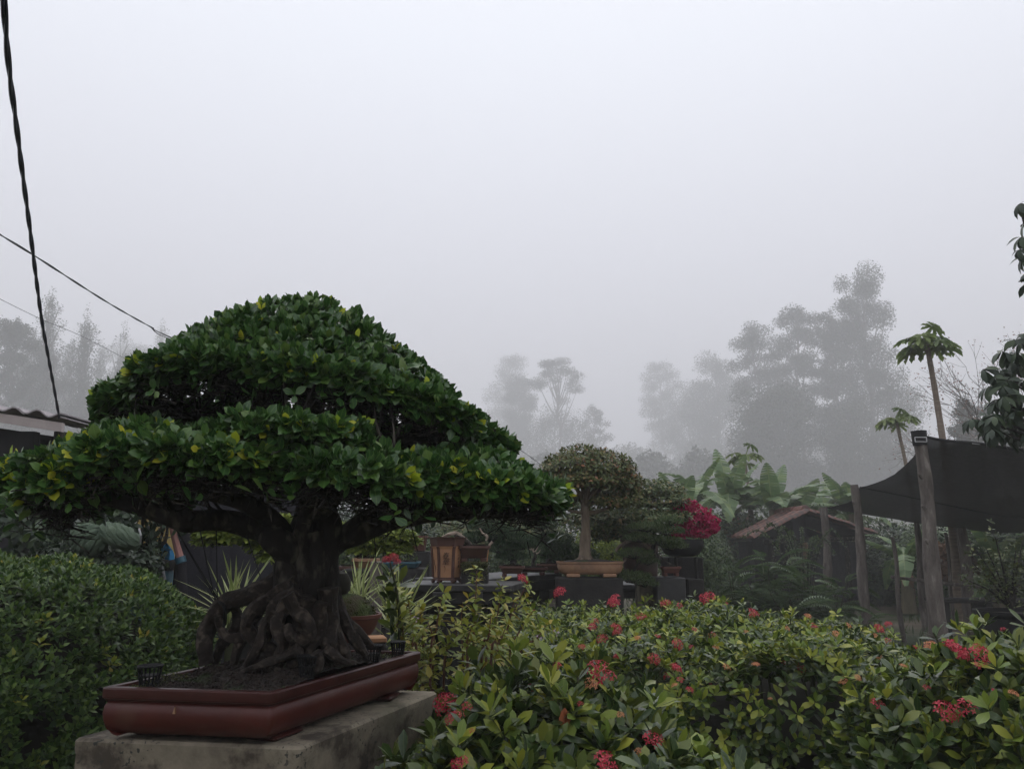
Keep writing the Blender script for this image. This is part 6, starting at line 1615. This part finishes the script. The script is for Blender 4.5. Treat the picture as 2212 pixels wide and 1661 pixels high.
limbs = [([(650, 1215), (605, 1175), (560, 1140), (480, 1124), (400, 1126), (330, 1104), (230, 1078), (120, 1062), (60, 1040)], [.05, .046, .04, .036, .032, .026, .02, .012, .006], (0, -.1, -.05, -.1, -.2, -.25, -.3, -.32, -.32)),
         ([(640, 1190), (585, 1120), (520, 1085), (440, 1062), (380, 1040)], [.04, .032, .026, .02, .01], (0, -.1, -.2, -.25, -.25)),
         ([(420, 1122), (370, 1090), (310, 1050), (260, 1000)], [.022, .018, .012, .006], (-.2, -.2, -.22, -.2)),
         ([(695, 1195), (740, 1168), (800, 1142), (870, 1122), (940, 1112), (1030, 1110), (1110, 1112), (1190, 1096)], [.042, .036, .032, .028, .024, .017, .011, .005], (0, .0, -.02, -.04, -.06, -.08, -.1, -.1)),
         ([(720, 1175), (790, 1120), (870, 1085), (950, 1062), (1040, 1060), (1120, 1070)], [.034, .028, .022, .016, .01, .005], (0, 0, .05, .05, .05, .0)),
         ([(680, 1100), (700, 1020), (690, 930), (672, 840), (660, 740)], [.055, .044, .034, .022, .008], (0, .02, .05, .05, .05)),
         ([(690, 1060), (780, 990), (880, 950), (980, 930), (1070, 930)], [.036, .028, .02, .013, .006], (0, .0, .03, .05, .05)),
         ([(680, 1050), (600, 980), (500, 930), (390, 900), (290, 890)], [.036, .028, .02, .013, .006], (0, .05, .08, .1, .1)),
         ([(690, 1000), (620, 920), (540, 850), (470, 800)], [.03, .022, .015, .006], (0, .0, -.05, -.08)), ([(695, 980), (770, 890), (840, 830), (900, 800)], [.03, .022, .014, .006], (0, .0, -.02, 0)),
         ([(670, 1110), (660, 1040), (640, 980), (620, 930)], [.034, .026, .018, .008], (-.05, -.15, -.25, -.3)), ([(680, 1120), (740, 1060), (800, 1020), (850, 1000)], [.03, .022, .015, .007], (-.02, -.15, -.22, -.25))]
segs = []
for pts, r, d in limbs:
    q = [T_(x, y, dd) for (x, y), dd in zip(pts, d)]
    MB().tube(q, r, n=12, k=8, wob=.06).build('branch', M['bark'], big); segs.append(catmull(q, 8)[6:])
segs = np.concatenate(segs)
# --- leaf pads
def pad(c, rx, ry, H, p, dens, tilt=(0, 0), bump=.03, rim=.06, yaw=0.0, f=9, droop=0.0):
    n = int(math.pi * rx * ry * dens * 1.5)
    ph = rng.uniform(0, 6.28, n); rho = np.sqrt(rng.random(n))
    edge = 1 + .07 * np.sin(ph * 5 + c[0] * 9) + .05 * np.sin(ph * 9 + 1.3)
    x, y = rho * np.cos(ph) * rx * edge, rho * np.sin(ph) * ry * edge
    z = H * (1 - rho ** p)
    slope = H * p * rho ** (p - 1)
    gx_, gy_ = slope * np.cos(ph) / rx, slope * np.sin(ph) / ry
    keep = rng.random(n) < np.sqrt(1 + gx_ ** 2 + gy_ ** 2) / 1.9
    q = np.stack([x, y, z], 1)[keep]; A = np.stack([gx_, gy_, np.ones(n) * .95], 1)[keep]
    m_ = int(2 * math.pi * max(rx, ry) * dens * .14)
    a = rng.uniform(0, 6.28, m_); h = rng.uniform(-rim, .04, m_); e2 = 1 + .07 * np.sin(a * 5 + c[0] * 9) + .05 * np.sin(a * 9 + 1.3)
    k_ = (1 - .10 * (np.minimum(h, 0) / -rim) ** 2)
    q2 = np.stack([np.cos(a) * rx * e2 * k_, np.sin(a) * ry * e2 * k_, h], 1); A2 = np.stack([np.cos(a), np.sin(a), .25 + 4 * h], 1)
    q, A = np.concatenate([q, q2]), np.concatenate([A, A2])
    xn = (q[:, 0] / rx) ** 2
    q[:, 2] += tilt[0] * q[:, 0] + tilt[1] * q[:, 1] * np.clip(1 - xn, 0, 1) - droop * xn
    q = q + np.array(c); q = q + unit(A) * (bump * fuzz(q, f))[:, None]
    return q, A + rng.normal(0, .24, A.shape)
W_ = lambda v, Y: v / FPX * Y
pads = [pad(P(657, 878, 2.72), W_(434, 2.72), .40, W_(236, 2.72), 1.35, 1300, (-.09, -.15), .010, .02, f=6, droop=.085),
        pad(P(258, 1012, 2.40), W_(208, 2.40), .25, W_(88, 2.40), 1.8, 1250, (.15, 0), .022, .02),
        pad(P(500, 1010, 2.38), W_(195, 2.38), .27, W_(80, 2.38), 2.0, 1250, (0, 0), .022, .015),
        pad(P(630, 942, 2.30), W_(135, 2.30), .13, W_(34, 2.30), 2.0, 1000, (-.03, 0), .012, .015),
        pad(P(765, 1035, 2.34), W_(160, 2.34), .20, W_(80, 2.34), 2.0, 1000, (-.17, 0), .012, .015),
        pad(P(1048, 1058, 2.52), W_(160, 2.52), .22, W_(75, 2.52), 2.0, 1000, (-.16, 0), .02, .02),
        pad(P(940, 1035, 2.44), W_(85, 2.44), .16, W_(48, 2.44), 2.0, 1000, (0, 0), .012, .02),
        pad(P(150, 1055, 2.30), W_(78, 2.30), .15, W_(45, 2.30), 1.8, 900, (.22, 0), .015, .03)]
pts = np.concatenate([p for p, _ in pads]); ax = np.concatenate([a for _, a in pads])
LF = .046
it = rosettes(pts, ax, 5, LF, (14, 66), .3, .36)
inn = rng.random(len(pts)) < .75
it2 = rosettes(pts[inn] - unit(ax[inn]) * rng.uniform(.02, .05, (inn.sum(), 1)), ax[inn] + rng.normal(0, .4, (inn.sum(), 3)), 4, LF, (40, 100), .3)
# sparse low shoots under the pads
lowp = pts[rng.choice(len(pts), 260, False)]
lowp = lowp - np.array([0, 0, 1]) * rng.uniform(.05, .12, (260, 1)); lowp = lowp[lowp[:, 2] > CAM_H + .0]
it3 = rosettes(lowp, rng.normal(0, .6, lowp.shape) + [0, 0, .3], 4, LF, (40, 95), .3)
# young yellow leaves mostly at the rims
rimness = np.clip((ax[:, 0] ** 2 + ax[:, 1] ** 2) / (ax[:, 2] ** 2 + .3), 0, 3)
yl = rng.random(len(pts)) < .03 + .03 * rimness
j = np.tile(np.arange(5), len(pts))
mi = np.concatenate([(yl[it[3]] & (j >= 3)).astype(int), np.zeros(len(it2[0]) + len(it3[0]), int)])
ctr_px = 1106 + (it[0][:, 0] / it[0][:, 1]) * FPX
mi[:len(it[0])] |= ((ctr_px < 190) & (rng.random(len(ctr_px)) < .13)).astype(int)
FT = [leaf_t(.60, 'obovate', .10, .12, 3), leaf_t(.62, 'ovate', .18, .10, 3), leaf_t(.50, 'obovate', -.06, .16, 3)]
foliage(big, cat_items(it, it2, it3), FT, [M['ficus'], M['ficus_new']], mi, parts=300)
# twigs: from limb points out to the shoots
tw = MB()
for i in rng.choice(len(pts), 420, False):
    e_ = pts[i] - unit(ax[i]) * .02
    d = np.linalg.norm(segs - e_ + [0, 0, .05], axis=1); d[segs[:, 2] > e_[2] + .02] += 1
    s = segs[rng.choice(np.argsort(d)[:14])]
    mid = s * .45 + e_ * .55 - [0, 0, .035] + rng.normal(0, .012, 3)
    tw.tube([s, mid, e_], [.0065, .0042, .002], n=4, k=4, cap=False)
tw.build('twigs', M['bark'], big)['kind'] = 'stuff'
stick = (np.array([(-.04, 0, 0), (.04, 0, 0), (0, 0, .07), (-.02, 1, 0), (.02, 1, 0), (0, 1, .04)], float), np.array([(0, 1, 4), (0, 4, 3), (1, 2, 5), (1, 5, 4), (2, 0, 3), (2, 3, 5)]), np.zeros((6, 2)))
k_ = rng.choice(len(pts), 11000)
sp = pts[k_] - unit(ax[k_]) * rng.uniform(.05, .12, (11000, 1)) - EZ * rng.uniform(.0, .05, (11000, 1)) + rng.normal(0, .015, (11000, 3))
sd_ = unit(rng.normal(0, .7, sp.shape) * [1, 1, .4])
V, F, U, _, _ = merged([sp, frames(sd_, rng.normal(0, 1, sp.shape)), rng.uniform(.03, .075, len(sp))], [stick])
link('fine_twigs', np_mesh('fine_twigs', V, F, U, None, [M['bark']], False), big)['kind'] = 'stuff'
# guy strings
for (a, b, d0, d1) in (((368, 1122), (470, 1300), -.2, -.05), ((372, 1128), (478, 1306), -.2, -.05), ((428, 1128), (467, 1305), -.15, -.05), ((467, 1128), (470, 1302), -.12, -.05), ((525, 1132), (572, 1275), -.08, -.05), ((660, 1245), (640, 1285), -.14, -.12), ((885, 1120), (902, 1190), -.05, .0), ((808, 1140), (812, 1215), -.04, .0)):
    MB().tube([T_(*a, d0), T_(*b, d1)], .0018, n=5, k=1).build('guy_string', M['black_plastic'], big)
MB().tube([T_(472, 1298, -.06), T_(484, 1310, -.09), T_(486, 1340, -.08), T_(480, 1358, -.08)], .006, n=6, k=4).build('guy_string', M['black_plastic'], big)

# ------------------------------------------------------------------ moss bowl on a stand behind the roots
Y = 3.35; c = P(752, 1325, Y); zr = c[2]
r = W_(66, Y)
t = thing('moss_bowl', 'round red brown bowl with green moss mound and dark round trunk, behind the roots', 'bowl', (c[0], Y, zr - .11))
MB().lathe([(r * .6, 0), (r * .66, .004), (r * .70, .02), (r * .88, .055), (r * .95, .085), (r * .97, .092), (r * 1.05, .096), (r * 1.06, .11), (r * .96, .11), (r * .94, .09)], (c[0], Y, zr - .11), 40).build('bowl', M['terracotta'], t)
MB().lathe([(r * .95, -.02), (r * .80, .035), (r * .5, .07), (0, .085)], (c[0] - .01, Y, zr), 28, wob=.05).build('moss_mound', M['moss'], t)
d = unit(rng.normal(0, 1, (2600, 3))); d[:, 2] = np.abs(d[:, 2])
V, F, U, _, _ = merged(loose(np.array([c[0] - .01, Y, zr - .01]) + d * [r * .88, r * .88, .085], .012, .4), LQ)
link('moss', np_mesh('moss', V, F, U, None, [M['mossleaf']]), t)['kind'] = 'stuff'
b = P(730, 1262, Y); MB().lathe([(0, -.062), (.035, -.05), (.055, -.02), (.056, .015), (.04, .045), (0, .06)], tuple(b), 20, wob=.04).build('trunk_ball', M['shade_fill_and_trunk'], t)
st = thing('bowl_stand', 'dark square stand under the round moss bowl', 'stand', (c[0], Y, 0))
MB().box((c[0], Y, (zr - .112) / 2), (.30, .30, zr - .114), .3, .01).build('stand', M['block'], st)
w = P(800, 1378, 3.1); t = thing('wood_slab', 'small orange wooden offcut lying beside the far rim of the pot', 'board', w)
MB().box((w[0], 3.12, w[2] - .006), (.11, .09, .02), .3, .004).build('slab', M['woodslab'], t)
s2 = thing('small_stand', 'dark brick under the orange wooden offcut', 'brick', (w[0], 3.12, 0)); MB().box((w[0], 3.12, (w[2] - .02) / 2), (.1, .1, w[2] - .022), .3, .005).build('brick', M['block'], s2)

# ------------------------------------------------------------------ cables
def strands(lab, pts, r, hr, turns, n=2, mat='cable', name='power_cable', k=14):
    q = catmull([P(*p) for p in pts], k); q = catmull(q, 3)
    t = thing(name, lab, 'cable', q[len(q) // 2]); T = np.gradient(q, axis=0); T = unit(T)
    u = unit(np.cross(T, [0.1, .9, .2])); w_ = np.cross(T, u); L = np.r_[0, np.cumsum(np.linalg.norm(np.diff(q, axis=0), axis=1))]
    for i in range(n):
        a = 2 * math.pi * (L * turns + i / n)
        pp = q + u * (np.cos(a) * hr)[:, None] + w_ * (np.sin(a) * hr)[:, None]
        MB().tube(pp, r, n=7, k=1).build('strand', M[mat], t)
    return t
strands('thick twisted black cable running down the left side of the photo to the shed roof', [(6, -60, 2.25), (12, 60, 2.45), (22, 170, 2.7), (34, 260, 2.95), (48, 370, 3.3), (64, 490, 3.75), (78, 600, 4.25), (90, 690, 4.75), (104, 770, 5.3), (117, 840, 5.85), (128, 903, 6.28)], .0078, .0040, 2.0, 2, k=24)
strands('thin grey cable slanting across the left sky towards the bonsai dome', [(-120, 430, 5.5), (0, 507, 6.5), (75, 553, 7.2), (230, 652, 9), (325, 706, 10.5), (378, 733, 11.5), (650, 850, 17), (1000, 935, 24), (1105, 962, 26), (1180, 1012, 27.5)], .0058, .0055, .8, 2, 'wire', 'overhead_wire')
MB().tube([P(326, 707, 10.5), P(342, 722, 10.8), P(378, 736, 11.5)], .006, n=5, k=3).build('splice_wire', M['wire'], bpy.data.objects['overhead_wire'])
tp = thing('utility_pole', 'slim pole behind the domed brown green bonsai carrying the thin wire', 'pole', (*P(1190, 1012, 27.5)[:2], 0))
MB().tube([(tp.location[0], 27.5, 0), (tp.location[0], 27.5, P(1190, 1008, 27.5)[2])], .07, n=8, k=1).build('pole', M['postwood'], tp)
strands('faint thin wire in front of the misty trees at the far left', [(-60, 615, 30), (0, 646, 32), (90, 690, 35), (180, 728, 38), (300, 790, 44)], .012, .0, .1, 1, 'wire', 'overhead_wire')

# ------------------------------------------------------------------ dark palmate tree at the right edge
def palmate_tree():
    Y = 6.6; b = P(2345, 1170, Y)
    t = thing('umbrella_leaf_tree', 'dark tree with drooping hand shaped leaves reaching in from the right edge', 'tree', (b[0], Y, 0))
    q = lambda px, py, d=0: P(px, py, Y + d)
    MB().tube([(b[0], Y, 0), q(2350, 1000), q(2320, 850), q(2290, 700), q(2270, 500), q(2262, 420)], [.13, .11, .09, .06, .035, .02], n=12, k=6, wob=.04).build('trunk', M['bark'], t)
    xl = lambda y: np.interp(y, [700, 735, 770, 795, 830, 870, 905, 940, 965], [2225, 2200, 2160, 2122, 2118, 2140, 2098, 2128, 2165])
    C_ = []
    for i in range(130):
        y = rng.uniform(735, 945); x = xl(y) + 10 + rng.random() ** 1.1 * 200; C_.append((x, y, rng.uniform(-.35, .45)))
    for y, x in ((442, 2200), (480, 2218), (512, 2206), (540, 2200), (555, 2210), (590, 2216), (610, 2222), (470, 2235), (640, 2235), (690, 2230), (720, 2215)): C_ += [(x, y, 0), (x + 30, y + 8, .1)]
    for y, x in ((760, 2165), (798, 2125), (835, 2135), (905, 2100), (925, 2130), (865, 2150), (735, 2195)): C_.append((x, y, -.1))
    C_ = [c for c in C_]
    P_ = np.array([q(*c) for c in C_]); ax = unit(rng.normal(0, .3, P_.shape) + [-.35, -.2, .9])
    it = rosettes(P_, ax, 7, .145, (78, 118), 0, .15, .25)
    for i, c in enumerate(P_):
        if i % 3 == 0 or i >= 130:
            x = c[0] + rng.uniform(.3, .5); s = np.array([b[0] - .12, Y, c[2] - .25]); MB().tube([s, (s + c) / 2 + [0, 0, .03], c], [.02, .012, .005], n=6, k=4).build('branch', M['bark'], t)
    foliage(t, it, [leaf_t(.42, 'obovate', .45, .14, 3), leaf_t(.40, 'obovate', .7, .14, 3)], [M['darkleaf']], parts=300, part='leaflet')
palmate_tree()
